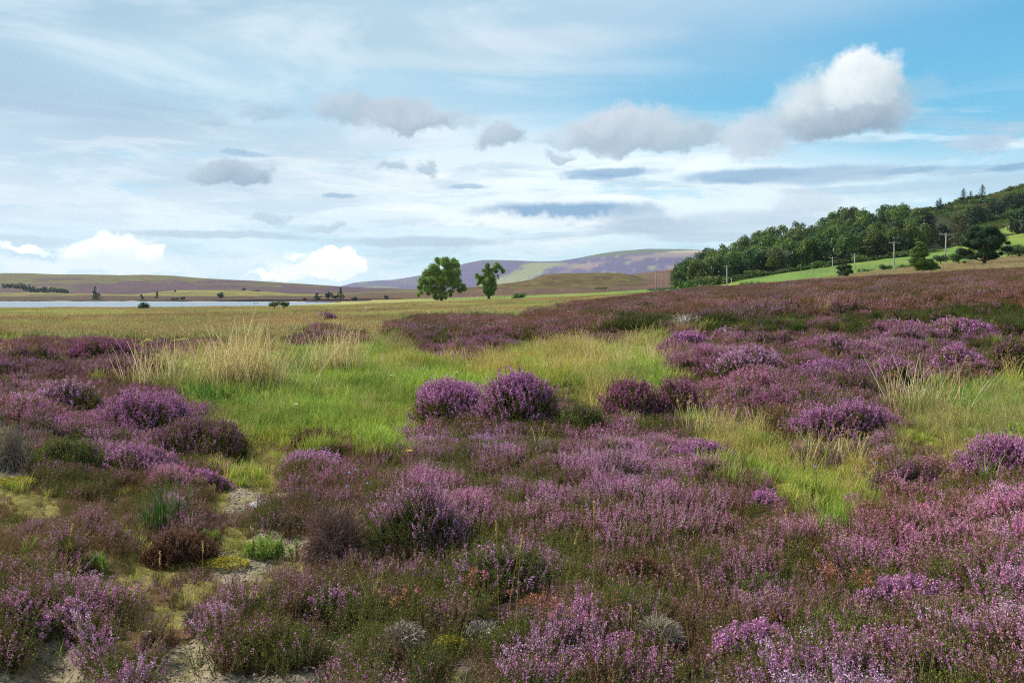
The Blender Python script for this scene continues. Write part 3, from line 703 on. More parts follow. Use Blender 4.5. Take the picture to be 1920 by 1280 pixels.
def make_bush(name, label, cat, px0, px1, pyt, pyb, style, group=None, depth=.8, tall=1., seed=1, straw=0, spacing=4.6, core=True):
    Yb = ground_at((px0 + px1) / 2, pyb); rx = (px1 - px0) / 2 / F * Yb * 1.2; ry = rx * depth
    Yc = Yb + ry * .75; px = (px0 + px1) / 2; x, y, _ = at(px, Yc); z = float(base_z(np.array([x]), np.array([y]))[0]) - .03
    Ltop = {0: .2}[0] * min(1, rx / .3 + .35)
    H = (CH - (pyt - HZ) / F * (Yc)) - z
    L0 = np.clip(H * .42, .07, .24); hh = max(H - L0 * .75, .05); rxx = max(rx - L0 * .5, .06); ryy = max(ry - L0 * .5, .06)
    BUSHES.append((x, y, rx, ry))
    r = np.random.default_rng(seed * 13 + 5); bl, dry, leaf, fcol = STY[style]
    mpp = Yc / F * 1.875                        # metres per rendered pixel
    n = int(2 * pi * ((rxx * ryy + rxx * hh + ryy * hh) / 3) / (spacing * mpp) ** 2)
    n = int(np.clip(n, 60, 1100))
    P, nn = dome_points(r, n, rxx, ryy, hh, seed)
    up = unit(nn * .75 + np.array([0, 0, .8])); M = rotm(up, r.uniform(0, 2 * pi, n))
    k = max(1.0, mpp / .0062)
    prot = [heather_tuft(seed * 31 + j, 6, b, leaf * (.85 + .1 * j), L0, fcol, dry, .42, k * 1.15, 16, 22) for j, b in enumerate((bl, bl, min(1, bl * 1.1), bl * .22))]
    protv = [[(q.arr() if q.n else None) for q in t] for t in prot]
    cov = fbm(P[:, 0] / rx * 2 + seed, P[:, 1] / rx * 2 + P[:, 2] * 2 / max(H, .1), seed + 9) + r.normal(size=n) * .08 + .12 * nn[:, 2]
    pick = np.where(cov + .14 * (nn[:, 2] > .45) < np.quantile(cov + .14 * (nn[:, 2] > .45), .36), 3, r.integers(0, 3, n))
    if bl < .35: pick = r.integers(0, 4, n)
    ob = [G(), G(), G()]; sc = r.uniform(.8, 1.15, n)
    for p in range(4):
        ii = np.where(pick == p)[0]
        if not len(ii): continue
        for t in range(3):
            pv = protv[p][t]
            if pv is None: continue
            v, f, c = pv; m = len(v)
            V = np.einsum('nij,mj->nmi', np.transpose(M[ii], (0, 2, 1)), v) * sc[ii, None, None] + P[ii][:, None]
            FF = f[None] + (np.arange(len(ii)) * m)[:, None, None]
            tin = r.uniform(.85, 1.15, (len(ii), 1, 1))
            ob[t].add(V.reshape(-1, 3), FF.reshape(-1, 3), (c[None] * tin).reshape(-1, 3))
    root = thing(name, label, cat, (x, y, z), group)
    # twiggy core: real stems from the root to the shell and a filling ellipsoid in darkened leaf colour
    m = min(n, 140); j = r.choice(n, m, replace=False); t = np.linspace(0, 1, 5)[None, :, None]
    a = np.stack([P[j, 0] * .25, P[j, 1] * .25, 0 * P[j, 0]], -1)[:, None]; b = P[j][:, None]
    pc = a * (1 - t) + b * t + np.sin(t * pi) * r.normal(size=(m, 1, 3)) * .02
    cg = ribbons(pc, np.full((m, 5), .004 * k) * np.array([1.3, 1.1, .9, .7, .5]), unit(r.normal(size=(m, 3))), (L(86, 68, 54) * r.uniform(.6, 1.3, (m, 1)))[:, None])
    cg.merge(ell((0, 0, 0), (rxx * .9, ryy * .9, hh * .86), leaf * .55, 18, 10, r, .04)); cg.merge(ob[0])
    part('branches', cg, M_HEATH, root)
    if ob[1].n: part('foliage', ob[1], M_HEATH, root)
    if ob[2].n: part('flowers', ob[2], M_HEATH, root)
    if straw:
        sg = G()
        for q in range(straw):
            g0 = grass_tuft(seed * 7 + q, 9, .42, 0, [L(196, 168, 118), L(176, 146, 96)], .0035, .9, .8, seedhead=.6)
            v, f, c = g0.arr(); o = P[r.integers(n)] * .75; sg.add(v * r.uniform(.6, 1) + o + np.array((rx * .15, -ry * .2, 0)), f, c)
        part('dry_grass', sg, M_GRASS, root)
    return root
BL = [
 ('bright magenta heather bush at the left edge of the green grass', 192, 360, 742, 836, 'mag', .7, 1),
 ('dull half-faded heather bush with olive sides beside the yellow moss', 286, 458, 790, 872, 'dull', .7, 2),
 ('low domed lilac heather bush, left one of the pair in front of the green grass', 774, 922, 722, 812, 'mag', .75, 3),
 ('tallest domed heather bush with pale purple top and dark olive hollows', 898, 1048, 702, 822, 'pur', .8, 4),
 ('deep purple rounded heather bush just left of one draped in dry grass', 1130, 1236, 716, 806, 'deep', .85, 5),
 ('faded purple heather bush draped with drooping dry grass', 1222, 1318, 718, 806, 'deep', .85, 6),
 ('dark olive flowerless heather bush between the two pairs of purple domes', 1046, 1138, 762, 832, 'olive', .8, 7),
 ('rusty brown dead-flowered heather bush at the end of the yellow moss', 545, 652, 808, 866, 'red', .7, 8),
 ('small pink heather bush with upright spikes behind the green rushes', 195, 330, 840, 908, 'pink', .6, 9),
 ('bright lilac heather bush with a dark hollow, beside the right grass clearing', 1245, 1388, 832, 906, 'mag', .7, 10),
 ('very small lilac heather bush beside the yellow moss and bare gravel', 335, 425, 888, 930, 'pur', .7, 11),
 ('long low purple heather mound between the two right-hand grass patches', 1480, 1700, 764, 856, 'pur', .45, 12),
 ('pale mauve heather bush in front of the rusty brown bush', 530, 650, 848, 912, 'pale', .7, 14),
 ('bright purple heather bush standing in the right edge of the photo above a dark hollow', 1800, 1960, 826, 946, 'mag', .7, 15),
 ('pale lilac heather mound above the dark bank right of the domed pair', 1340, 1482, 656, 742, 'pale', .6, 16),
 ('broad bright lilac heather mound, left of two under the dark olive bank', 1622, 1745, 602, 650, 'mag', .6, 17),
 ('broad bright lilac heather mound, right of two under the dark olive bank', 1735, 1872, 603, 668, 'mag', .6, 18),
 ('pale pink-lilac heather bush at the left edge with small green shoots', 62, 192, 722, 796, 'pale', .6, 19),
 ('tiny far purple heather bush behind the tall straw grass', 600, 622, 591, 611, 'pur', .9, 20),
 ('bright pink low heather bush under the pale seed heads in the foreground', 882, 1060, 1146, 1214, 'pink', .6, 21),
 ('pink-topped heather bush with a near-black hollow at lower left', 70, 180, 1136, 1236, 'mix', .7, 22),
 ('large half-flowering heather bush with dark olive centre right of the brown twigs', 690, 872, 926, 1078, 'mix', .7, 23),
 ('dark green sparsely flowering heather bush in the middle of the foreground', 842, 1052, 1036, 1166, 'rare', .65, 24),
 ('pink heather bush rooted in the bare gravel at the bottom left', 184, 282, 1224, 1290, 'pink', .7, 25),
 ('reddish brown low heather bush between the rushes and the pale gravel', 272, 400, 1000, 1072, 'red', .7, 26),
 ('bright pink tall-spiked heather bush at the bottom right', 1330, 1520, 1180, 1300, 'pink', .6, 27),
 ('wide pink-purple heather bush above the orange faded flower heads', 1610, 1812, 1096, 1212, 'pink', .55, 28),
 ('pink heather bush at the bottom edge left of the dark hollow', 1560, 1750, 1196, 1320, 'pink', .6, 29),
 ('flowerless bright olive-green heather bush in the right foreground', 1360, 1530, 1084, 1176, 'olive', .6, 30),
 ('magenta heather bush among the mixed heather above the dark bank', 1480, 1620, 682, 742, 'pur', .6, 31),
 ('first purple heather bush right of the straw tussock, just under the grey twig heap', 1248, 1334, 628, 676, 'pur', .7, 32),
 ('pink-tipped heather bush under the dark olive bank, just right of the grey twig heap', 1330, 1410, 618, 664, 'mix', .7, 33),
 ('dusky heather bush behind the pale lilac mound in the right midground', 1400, 1492, 626, 684, 'dull', .7, 34),
 ('small mauve heather bush at the grass edge above the deep purple pair', 1254, 1330, 676, 722, 'pale', .7, 35),
 ('dark half-faded heather bush right of the pale lilac mound', 1536, 1652, 706, 778, 'dull', .7, 36),
 ('dark purple heather bush above the yellow-green tussock with pale stalks', 1392, 1500, 742, 812, 'deep', .7, 37),
 ('lilac heather bush left of the straw stalks in the right clearing', 1632, 1724, 676, 744, 'mag', .7, 38),
 ('lilac heather bush behind the straw stalks of the right clearing', 1752, 1852, 658, 722, 'mag', .7, 39),
 ('brownish heather bush at the right photo edge above the right clearing', 1846, 1950, 640, 728, 'dull', .7, 40),
 ('dusky heather bush on the far left skyline of the left heather', -10, 118, 652, 716, 'dull', .6, 41),
 ('dark plum heather bush under the two yellow-green junipers', 126, 262, 640, 704, 'deep', .6, 42),
 ('olive-brown heather bush at the left edge above the yellow moss', 70, 196, 828, 902, 'olive', .6, 43),
 ('dull reddish heather bush below the right edge of the green clearing', 1640, 1800, 872, 962, 'dull', .6, 44),
 ('lilac heather bush on the lower lip of the green clearing', 1392, 1482, 926, 990, 'mag', .7, 45),
 ('olive heather bush in the middle foreground with scattered pink spikes', 560, 690, 1108, 1204, 'rare', .6, 46),
 ('rusty brown faded heather bush above the bottom grey twig bush', 1130, 1262, 1058, 1140, 'red', .6, 47),
 ('dark green heather bush at the bottom right corner with few flowers', 1800, 1950, 1150, 1270, 'rare', .6, 48),
 ('dark green heather bush below the dusky lilac carpet in the centre', 1010, 1130, 916, 970, 'rare', .6, 49),
]
for lab, a, b, c, d, st, dp, sd in BL:
    make_bush('heather_bush', lab, 'heather bush', a, b, c, d, st, 'heather bushes on the moor', dp, seed=sd, straw=26 if sd == 6 else (4 if sd == 5 else 0))

# grey leafless heather and piles of twigs
def dead_bush(label, px0, px1, pyt, pyb, seed, n=520, col=L(158, 146, 130), depth=.7):
    Yb = ground_at((px0 + px1) / 2, pyb); rx = (px1 - px0) / 2 / F * Yb; ry = rx * depth; Yc = Yb + ry * .7
    x, y, z = at((px0 + px1) / 2, Yc); H = .06 + (CH - (pyt - HZ) / F * Yc) - z
    BUSHES.append((x, y - ry * .25, rx * 1.05, ry * 1.3)); r = np.random.default_rng(seed); P, nn = dome_points(r, n, rx, ry, H, seed)
    P *= r.uniform(.75, 1.05, (n, 1)); K = 6; t = np.linspace(0, 1, K)[None, :, None]
    st = np.stack([r.normal(size=n) * rx * .25, r.normal(size=n) * ry * .25, 0 * P[:, 0]], -1)[:, None]
    pc = st * (1 - t) + P[:, None] * t + np.sin(t * pi) * np.array([0, 0, 1.]) * H * .12 + np.sin(t * pi * 2) * r.normal(size=(n, 1, 3)) * rx * .06
    k = max(1., Yc / F * 1.875 / .0058)
    g = ribbons(pc, np.linspace(.0034, .0011, K)[None] * k * r.uniform(.6, 1.2, (n, 1)), unit(r.normal(size=(n, 3))), (col * 1.5 * r.uniform(.5, 1.15, (n, 1)))[:, None])
    root = thing('dead_heather_bush', label, 'dead heather', (x, y, z), 'leafless heather bushes')
    part('twigs', g, M_WOOD, root)
    m = 160; j = r.integers(0, n, m); s0 = P[j] * r.uniform(.5, .8, (m, 1)); e0 = s0 + r.normal(size=(m, 3)) * rx * .2
    part('side_twigs', ribbons(np.stack([s0, (s0 + e0) / 2 + r.normal(size=(m, 3)) * .01, e0], 1), np.array([[.0016, .0012, .0006]]) * k, unit(r.normal(size=(m, 3))), (col * r.uniform(.5, 1.1, (m, 1)))[:, None]), M_WOOD, root)
dead_bush('grey leafless twig bush near the bottom, right of the middle', 1178, 1292, 1176, 1278, 3, 700, L(160, 150, 132))
dead_bush('grey leafless twig bush near the bottom, left of the middle', 702, 812, 1184, 1266, 4, 560, L(150, 138, 124))
dead_bush('distant pale grey heap of twigs on the heather ridge', 1238, 1328, 590, 634, 5, 420, L(176, 170, 156), .6)
dead_bush('grey twig bush at the left edge beside purple heather', -24, 66, 800, 900, 6, 460, L(132, 120, 106))
dead_bush('tall brown-grey twiggy bush leaning beside the pine seedlings', 556, 702, 948, 1092, 7, 1500, L(128, 104, 92), .75)
dead_bush('small silvery twig heap beside the yellow moss at the bottom', 858, 950, 1182, 1240, 8, 360, L(160, 152, 138))
dead_bush('small grey twig tangle in the low heather below the pale lichen', 330, 400, 1150, 1200, 9, 160, L(150, 136, 118))

# ------------------------------------------------------------------ heather carpet
def hset(k, L0, nst, wid, lk, fk, s):
    T = lambda **a: comb(*heather_tuft(L0=L0, nst=nst, wid=wid, k=k, lk=lk, fk=fk, **a))
    return [twig_tuft(s, 14, L0 * .8, k=k), T(seed=s + 1, bloom=0, leaf=OL), T(seed=s + 2, bloom=0, leaf=OG), T(seed=s + 3, bloom=.3, leaf=OB, dry=.95), T(seed=s + 4, bloom=.2, leaf=OL),
            T(seed=s + 5, bloom=.7, leaf=OL * .5 + OB * .5, dry=.55), T(seed=s + 6, bloom=.38, leaf=OL), T(seed=s + 7, bloom=.46, leaf=OG), T(seed=s + 8, bloom=.75, leaf=OL), T(seed=s + 9, bloom=.72, leaf=OL, flower=L(232, 182, 212)), T(seed=s + 10, bloom=.8, leaf=OL, flower=L(226, 142, 200))]
WT = {'P': [.02, .09, .08, .07, .12, .12, .13, .11, .12, .08, .06], 'p': [.03, .14, .10, .17, .15, .17, .09, .07, .04, .03, .01], 'o': [.01, .28, .20, .12, .24, .06, .05, .03, .01, 0, 0],
      'b': [.04, .1, .04, .40, .1, .25, .04, .03, 0, 0, 0], 'l': [.06, .2, .16, .32, .14, .07, .03, .01, .01, 0, 0], 'O': [.0, .55, .36, .06, .03, 0, 0, 0, 0, 0, 0], 'e': [.55, .05, .02, .2, .05, .08, .03, .02, 0, 0, 0],
      'r': [.1, .25, .2, .2, .1, .05, .05, .05, 0, 0, 0], 'm': [.02, .2, .3, .15, .15, .05, .05, .05, .03, 0, 0]}
KEEP = {'O': 1, 'P': 1, 'p': 1, 'o': 1, 'b': 1, 'l': .78, 'e': .8, 'r': .05, 'm': .34, 's': .16, 'y': .02, 'g': .01, 'n': .4, 'k': 0}
SCL = {'O': 1.25, 'P': 1, 'p': .95, 'o': 1.05, 'b': .85, 'l': .62, 'e': .8, 'r': .45, 'm': .45, 's': .7, 'y': .6, 'g': .6, 'n': .6, 'k': .3}
def rank(a): r = np.empty(len(a)); r[np.argsort(a)] = (np.arange(len(a)) + .5) / max(len(a), 1); return r
def carpet(name, coll, y0, y1, dens, scale, ns, pmin=-160, pmax=2080, tilt=.35, topz=.36):
    X, Y = samp(y0, y1, dens, pmin, pmax); Z = ground_z(X, Y); px, py = proj(X, Y, Z + topz * .6)
    zc = zone2(px, py, proj(X, Y, Z + .04)[1], R.normal(size=len(X)) * 8, R.normal(size=len(X)) * 4 * np.clip(8 / Y, .2, 1))
    m = np.zeros(len(X), bool); u0 = R.random(len(X))
    for k, p in KEEP.items(): m |= (zc == k) & (u0 < p)
    if y1 < 30: m &= ~((lumps(X, Y) < .13) & (R.random(len(X)) < .75) & np.isin(zc, np.array(list('Ppo'))))
    m &= clear_of_bushes(X, Y); X, Y, Z, zc = X[m], Y[m], Z[m], zc[m]
    nz = fbm(X / ns, Y / ns, 301, 3); nz2 = fbm(X / (ns * 4), Y / (ns * 4), 311, 2)
    v = rank(nz) * .45 + rank(nz2) * .15 + rank(lumps(X, Y)) * .5 + rank(fbm(X / (ns * .45), Y / (ns * .45), 351, 2)) * .35 + R.random(len(X)) * .35; idx = np.zeros(len(X), int); sc = np.ones(len(X))
    for k in set(zc.tolist()):
        w = np.array(WT.get(k, WT['p'])); w = np.cumsum(w / w.sum()); ii = np.where(zc == k)[0]
        idx[ii] = np.clip(np.searchsorted(w, rank(v[ii])), 0, 10); sc[ii] = SCL[k]
    e = .05 * (y0 + y1) / 12
    gx = (ground_z(X + e, Y) - ground_z(X - e, Y)) / (2 * e); gy = (ground_z(X, Y + e) - ground_z(X, Y - e)) / (2 * e)
    rot = np.stack([np.clip(gy, -1, 1) * -tilt * -1 + R.normal(size=len(X)) * .12, np.clip(gx, -1, 1) * -tilt + R.normal(size=len(X)) * .12, R.uniform(0, 2 * pi, len(X))], -1)
    rot[:, 0] = -np.clip(gy, -1, 1) * tilt + R.normal(size=len(X)) * .13 ; rot[:, 1] = -np.clip(gx, -1, 1) * tilt + R.normal(size=len(X)) * .13
    rot[:, 2] = R.uniform(-.5, .5, len(X))
    br = (fbm(X / 1.7, Y / 1.7, 321, 3) - .5) * .5 + R.normal(size=len(X)) * .08
    tint = np.stack([br + (fbm(X / 2.6, Y / 2.6, 331) - .5) * .35, br, br + (fbm(X / 2.6 + 9, Y / 2.6, 341) - .5) * .3], -1)
    tint = np.clip(tint, -.45, .16)
    if y0 > 20: tint = tint + np.array([-.2, -.18, -.32])
    if y0 == 8.5: tint = tint + np.array([-.1, -.14, -.12])
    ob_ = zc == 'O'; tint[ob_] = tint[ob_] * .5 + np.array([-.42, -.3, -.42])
    P = np.stack([X, Y, Z - .02], -1)
    scatter(name, coll, P, rot, sc * scale * R.uniform(.75, 1.2, len(X)), idx, tint)
    print(name, len(X))
CA = proto_coll('sprig_near', hset(.9, .125, 11, .75, 20, 20, 500), M_HEATH)
CB = proto_coll('sprig_middle', hset(1.55, .18, 11, .75, 18, 20, 600), M_HEATH)
CC = proto_coll('sprig_far', hset(3.6, .36, 12, .75, 18, 18, 700), M_HEATH)
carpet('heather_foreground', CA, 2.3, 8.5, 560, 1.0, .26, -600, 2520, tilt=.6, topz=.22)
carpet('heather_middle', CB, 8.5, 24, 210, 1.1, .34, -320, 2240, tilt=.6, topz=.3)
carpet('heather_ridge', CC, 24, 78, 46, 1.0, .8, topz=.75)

# ------------------------------------------------------------------ grass
GG, GD, GY, GS, GT = L(132, 168, 66), L(92, 134, 52), L(186, 194, 92), L(214, 198, 136), L(172, 150, 96)
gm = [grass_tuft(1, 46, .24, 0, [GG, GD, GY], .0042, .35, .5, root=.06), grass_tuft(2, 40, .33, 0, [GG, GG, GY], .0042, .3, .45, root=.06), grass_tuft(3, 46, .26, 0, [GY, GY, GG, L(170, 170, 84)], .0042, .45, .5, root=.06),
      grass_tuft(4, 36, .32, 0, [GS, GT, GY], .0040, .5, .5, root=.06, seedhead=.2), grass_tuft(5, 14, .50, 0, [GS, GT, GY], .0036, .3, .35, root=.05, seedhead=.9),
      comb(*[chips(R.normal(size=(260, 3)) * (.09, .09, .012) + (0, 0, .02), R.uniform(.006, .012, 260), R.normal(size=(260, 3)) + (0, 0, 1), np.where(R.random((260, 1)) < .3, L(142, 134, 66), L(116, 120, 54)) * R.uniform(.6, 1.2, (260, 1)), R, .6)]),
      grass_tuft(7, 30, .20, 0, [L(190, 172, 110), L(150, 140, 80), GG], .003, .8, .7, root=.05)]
CG = proto_coll('grass_tuft', gm, M_GRASS)
GW = {'g': [.50, .30, .18, .01, .01, 0, .01], 'y': [.12, .06, .44, .20, .14, 0, .07], 's': [.12, .2, .26, .24, .14, 0, .02], 'm': [.02, .0, .05, .02, .005, .68, .24], 'p': [.1, .05, .15, .12, .05, .1, .4],
      'P': [.1, .1, .1, .1, .04, .1, .4], 'l': [.02, .0, .02, .02, .005, .34, .6], 'b': [.05, .05, .1, .2, .05, .1, .4], 'o': [.05, .05, .1, .1, .05, .2, .4], 'r': [0, 0, .02, .0, .0, .5, .48], 'n': [.1, 0, .2, .4, .1, .1, .1], 'e': [0, 0, .1, .3, .1, .2, .3]}
GK = {'O': .02, 'g': 1, 'y': 1, 's': .9, 'm': 1, 'p': .02, 'P': .012, 'l': .30, 'b': .03, 'o': .012, 'r': .3, 'k': 0, 'n': 1, 'e': .05}
def grass(name, y0, y1, dens, scale):
    X, Y = samp(y0, y1, dens, -450, 2370); Z = ground_z(X, Y); px, py = proj(X, Y, Z + .2)
    zc = zone2(px, py, proj(X, Y, Z + .04)[1], R.normal(size=len(X)) * 12, R.normal(size=len(X)) * 5 * np.clip(9 / Y, .2, 1))
    m = np.zeros(len(X), bool); u0 = R.random(len(X))
    for k, p in GK.items(): m |= (zc == k) & (u0 < p)
    m &= clear_of_bushes(X, Y, .85); X, Y, Z, zc = X[m], Y[m], Z[m], zc[m]
    v = rank(fbm(X / .9, Y / .9, 401, 3)) * .6 + R.random(len(X)) * .5; idx = np.zeros(len(X), int)
    for k in set(zc.tolist()):
        w = np.cumsum(np.array(GW.get(k, GW['p']))); ii = np.where(zc == k)[0]; idx[ii] = np.clip(np.searchsorted(w / w[-1], rank(v[ii])), 0, 6)
    br = (fbm(X / 1.5, Y / 1.5, 421, 3) - .5) * 1.1 + R.normal(size=len(X)) * .08; yel = (fbm(X / 3, Y / 3, 431) - .5) * .4
    tint = np.stack([br + yel, br, br - yel], -1); rot = np.stack([R.normal(size=len(X)) * .1, R.normal(size=len(X)) * .1, R.uniform(0, 2 * pi, len(X))], -1)
    hs = (.55 + .9 * fbm(X / 1.8, Y / 1.8, 441, 3)) * np.interp(Y, [5, 8, 12], [.55, .75, 1])
    scatter(name, CG, np.stack([X, Y, Z - .01], -1), rot, scale * hs * R.uniform(.8, 1.15, len(X)), idx, tint); print(name, len(X))
grass('meadow_grass', 2.5, 12, 85, .85)
grass('meadow_grass_behind', 12, 27, 52, 1.15)
# long pale grass of the lake plain, from the heather edge to the shore
PL1, PL2, PL3 = L(180, 178, 112), L(204, 192, 142), L(140, 154, 80)
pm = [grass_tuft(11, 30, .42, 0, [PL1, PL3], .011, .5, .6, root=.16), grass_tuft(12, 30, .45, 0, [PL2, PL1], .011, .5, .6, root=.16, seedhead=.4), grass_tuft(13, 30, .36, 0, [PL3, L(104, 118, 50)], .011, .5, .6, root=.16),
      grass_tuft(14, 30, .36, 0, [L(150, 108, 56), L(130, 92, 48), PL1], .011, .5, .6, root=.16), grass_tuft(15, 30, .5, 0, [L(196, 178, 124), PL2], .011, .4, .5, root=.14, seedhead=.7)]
CP = proto_coll('plain_tuft', pm, M_GRASS)
def plain(name, y0, y1, dens, scale, pmin=-160, pmax=1260):
    X, Y = samp(y0, y1, dens, pmin, pmax); Z = ground_z(X, Y); px, py = proj(X, Y, Z + .1)
    zc = zone(px, py, R.normal(size=len(X)) * 12, R.normal(size=len(X)) * 1.5)
    m = ((zc == 'k') | (Y > 80)) & (lake_in(X, Y) < -.035); u = np.interp(px, UPX, UPY); l = np.interp(px, LPX2, LPY2)
    m &= ~((px > 1200) & (py < l)); X, Y, Z, px, py = X[m], Y[m], Z[m], px[m], py[m]
    nst = fbm(px / 160, py / 5, 80) * .6 + fbm(X / 7, Y / 16, 451) * .4; v = rank(nst) * .8 + R.random(len(X)) * .3
    w = np.cumsum([.26, .2, .26, .1, .18]); idx = np.clip(np.searchsorted(w, rank(v)), 0, 4)
    rust = (px < 420) & (Y > 42) & (Y < 75) & (fbm(px / 160, py / 5, 80) > .5) & (R.random(len(X)) < .75); idx[rust] = 3
    br = (fbm(X / 8, Y / 14, 461, 3) - .5) * .9 + R.normal(size=len(X)) * .07; tint = np.stack([br, br, br], -1)
    rot = np.stack([R.normal(size=len(X)) * .12, R.normal(size=len(X)) * .12, R.uniform(0, 2 * pi, len(X))], -1)
    scatter(name, CP, np.stack([X, Y, Z - .02], -1), rot, scale * (1 + (Y - y0) / (y1 - y0) * .5) * R.uniform(.7, 1.15, len(X)), idx, tint); print(name, len(X))
plain('plain_grass_near', 24, 70, 19, .72)
plain('plain_grass_far', 70, 212, 3.0, .62)
# tan grass behind the ridge on the right
def tan_grass():
    X, Y = samp(85, 260, 1.6, 1180, 2080); Z = ground_z(X, Y); px, py = proj(X, Y, Z); l = np.interp(px, LPX2, LPY2); m = py > l + 1
    X, Y, Z = X[m], Y[m], Z[m]; n = len(X); idx = R.choice([1, 4, 4, 1, 0], n); b = R.normal(size=n) * .1 + .05
    scatter('tan_grass', CP, np.stack([X, Y, Z - .02], -1), np.stack([R.normal(size=n) * .1, R.normal(size=n) * .1, R.uniform(0, 6, n)], -1), R.uniform(.7, 1.2, n), idx, np.stack([b - .14, b - .14, b + .1], -1))
tan_grass()

# gravel: small pale stones on the bare patches
def gravel():
    gs = []
    for i in range(5):
        r = np.random.default_rng(900 + i); gs.append(ell((0, 0, 0), (.5, .38, .22), L(*[(166, 154, 136), (144, 138, 128), (182, 174, 160), (130, 118, 102), (154, 138, 118)][i]), 7, 5, r, .12))
    cg = proto_coll('pebble', gs, M_STONE)
    X, Y = samp(2.6, 8.2, 3200, -160, 700); Z = ground_z(X, Y); px, py = proj(X, Y, Z); zc = zone(px, py)
    m = (zc == 'r') | ((zc == 'l') & (fbm(X / 1.3, Y / 2.0, 78) > .6)) ; m &= R.random(len(X)) < .8; X, Y, Z = X[m], Y[m], Z[m]; n = len(X)
    s = np.exp(R.normal(size=n) * .55) * .0085
    scatter('gravel', cg, np.stack([X, Y, Z + .002], -1), R.uniform(0, .5, (n, 3)) * (1, 1, 12), np.clip(s, .003, .045), R.integers(0, 5, n), R.normal(size=(n, 1)) * .1 * np.ones((1, 3))); print('gravel', n)
gravel()

# ------------------------------------------------------------------ grass clumps one can point at
def clump(name, label, cat, px, pyb, gfun, group=None, rz=0.):
    Y = ground_at(px, pyb); x, y, z = at(px, Y); root = thing(name, label, cat, (x, y, z - .02), group, rz)
    for nm, g in gfun: part(nm, g, M_GRASS, root)
    return root
def off(g, dx, dy, s=1.):
    v, f, c = g.arr(); h = G(); h.add(v * s + np.array((dx, dy, 0)), f, c); return h
def tussock(seed, n_green, n_straw, h, rw, cols=None, lean=.55):
    r = np.random.default_rng(seed); a, b = G(), G()
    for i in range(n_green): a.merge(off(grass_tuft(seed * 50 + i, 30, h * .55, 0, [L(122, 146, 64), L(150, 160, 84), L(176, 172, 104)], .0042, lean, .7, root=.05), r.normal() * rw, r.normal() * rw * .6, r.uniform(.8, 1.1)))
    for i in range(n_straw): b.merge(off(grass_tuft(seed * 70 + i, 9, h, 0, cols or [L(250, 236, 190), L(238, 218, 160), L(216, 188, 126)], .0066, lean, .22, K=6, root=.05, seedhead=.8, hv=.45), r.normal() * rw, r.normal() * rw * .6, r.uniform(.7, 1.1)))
    return [('leaf_blades', a), ('flower_stalks', b)]
clump('tussock_grass', 'big tussock of pale straw stalks fanning out above grey-green blades', 'grass tussock', 468, 748, tussock(1, 44, 80, 1.36, .42, lean=.62), 'straw grass tussocks')
clump('tussock_grass', 'upright golden straw stalks standing in the greenest grass', 'grass tussock', 640, 716, tussock(2, 18, 34, 1.15, .38, lean=.3), 'straw grass tussocks')
clump('tussock_grass', 'thin clump of golden stalks leaning over the left heather', 'grass tussock', 318, 744, tussock(3, 12, 16, 1.0, .3, lean=.4), 'straw grass tussocks')
clump('tussock_grass', 'straw stalks fanning from the right grass clearing over purple heather', 'grass tussock', 1728, 792, tussock(4, 12, 16, .95, .22, lean=.5), 'straw grass tussocks')
clump('tussock_grass', 'short yellow-green tussock with pale stalks between the domed bushes and the clearing', 'grass tussock', 1352, 842, tussock(5, 8, 10, .55, .16, lean=.6), 'straw grass tussocks')
clump('tussock_grass', 'straw tussock on the far side of the green hollow, below the heather ridge', 'grass tussock', 1190, 700, tussock(6, 14, 18, .85, .5, lean=.3), 'straw grass tussocks')
clump('tussock_grass', 'small tuft of blond stalks under the right end of the long purple mound', 'grass tussock', 1600, 880, tussock(7, 6, 7, .45, .3, lean=.5), 'straw grass tussocks')
clump('grass_clump', 'dense arching bright green grass clump at the foot of the straw tussock', 'grass clump', 392, 762, [('leaf_blades', comb(*[off(grass_tuft(800 + i, 46, .5, 0, [L(74, 128, 50), L(88, 140, 58), L(60, 110, 44)], .0045, .7, 1.0, root=.05), R.normal() * .18, R.normal() * .12) for i in range(12)]))])
def rush(seed, n, h, rw):
    g = grass_tuft(seed, n, h, 0, [L(58, 104, 46), L(50, 90, 42), L(80, 122, 52)], .0030, .16, .12, root=rw, hv=.4); return [('stems', g)]
clump('rush_clump', 'dark green upright rushes in the low brown heather', 'rushes', 290, 1002, rush(3, 95, .36, .075), 'rush clumps')
clump('rush_clump', 'thin green rushes just right of the dense rush clump', 'rushes', 336, 996, rush(4, 22, .3, .05), 'rush clumps')
for (px, py, s), lab in zip(((1690, 930, 1), (1855, 958, 1), (1470, 890, .8), (1150, 900, .7), (1050, 872, .6), (1178, 1052, .5), (60, 1042, .5), (1240, 900, .7)),
    ('fresh green grass tuft at the top of the clearing beside blue harebells', 'fresh green grass tuft in the bright purple heather at right', 'green grass tuft by the lower edge of the yellow grass', 'thin green blades in the lilac heather below the domed bushes', 'short pair of green blades among mauve heather',
     'tiny bright green shoots above the brown heather patch', 'tiny green tuft at the left edge of the low heather', 'green blades in front of the lilac bush with a dark hollow')):
    clump('grass_tuft', lab, 'grass tuft', px, py, [('leaf_blades', grass_tuft(int(px), 14, .34 * s, 0, [L(118, 150, 62), L(146, 164, 84)], .0045, .5, .4, root=.03))], 'small green grass tufts in the heather')
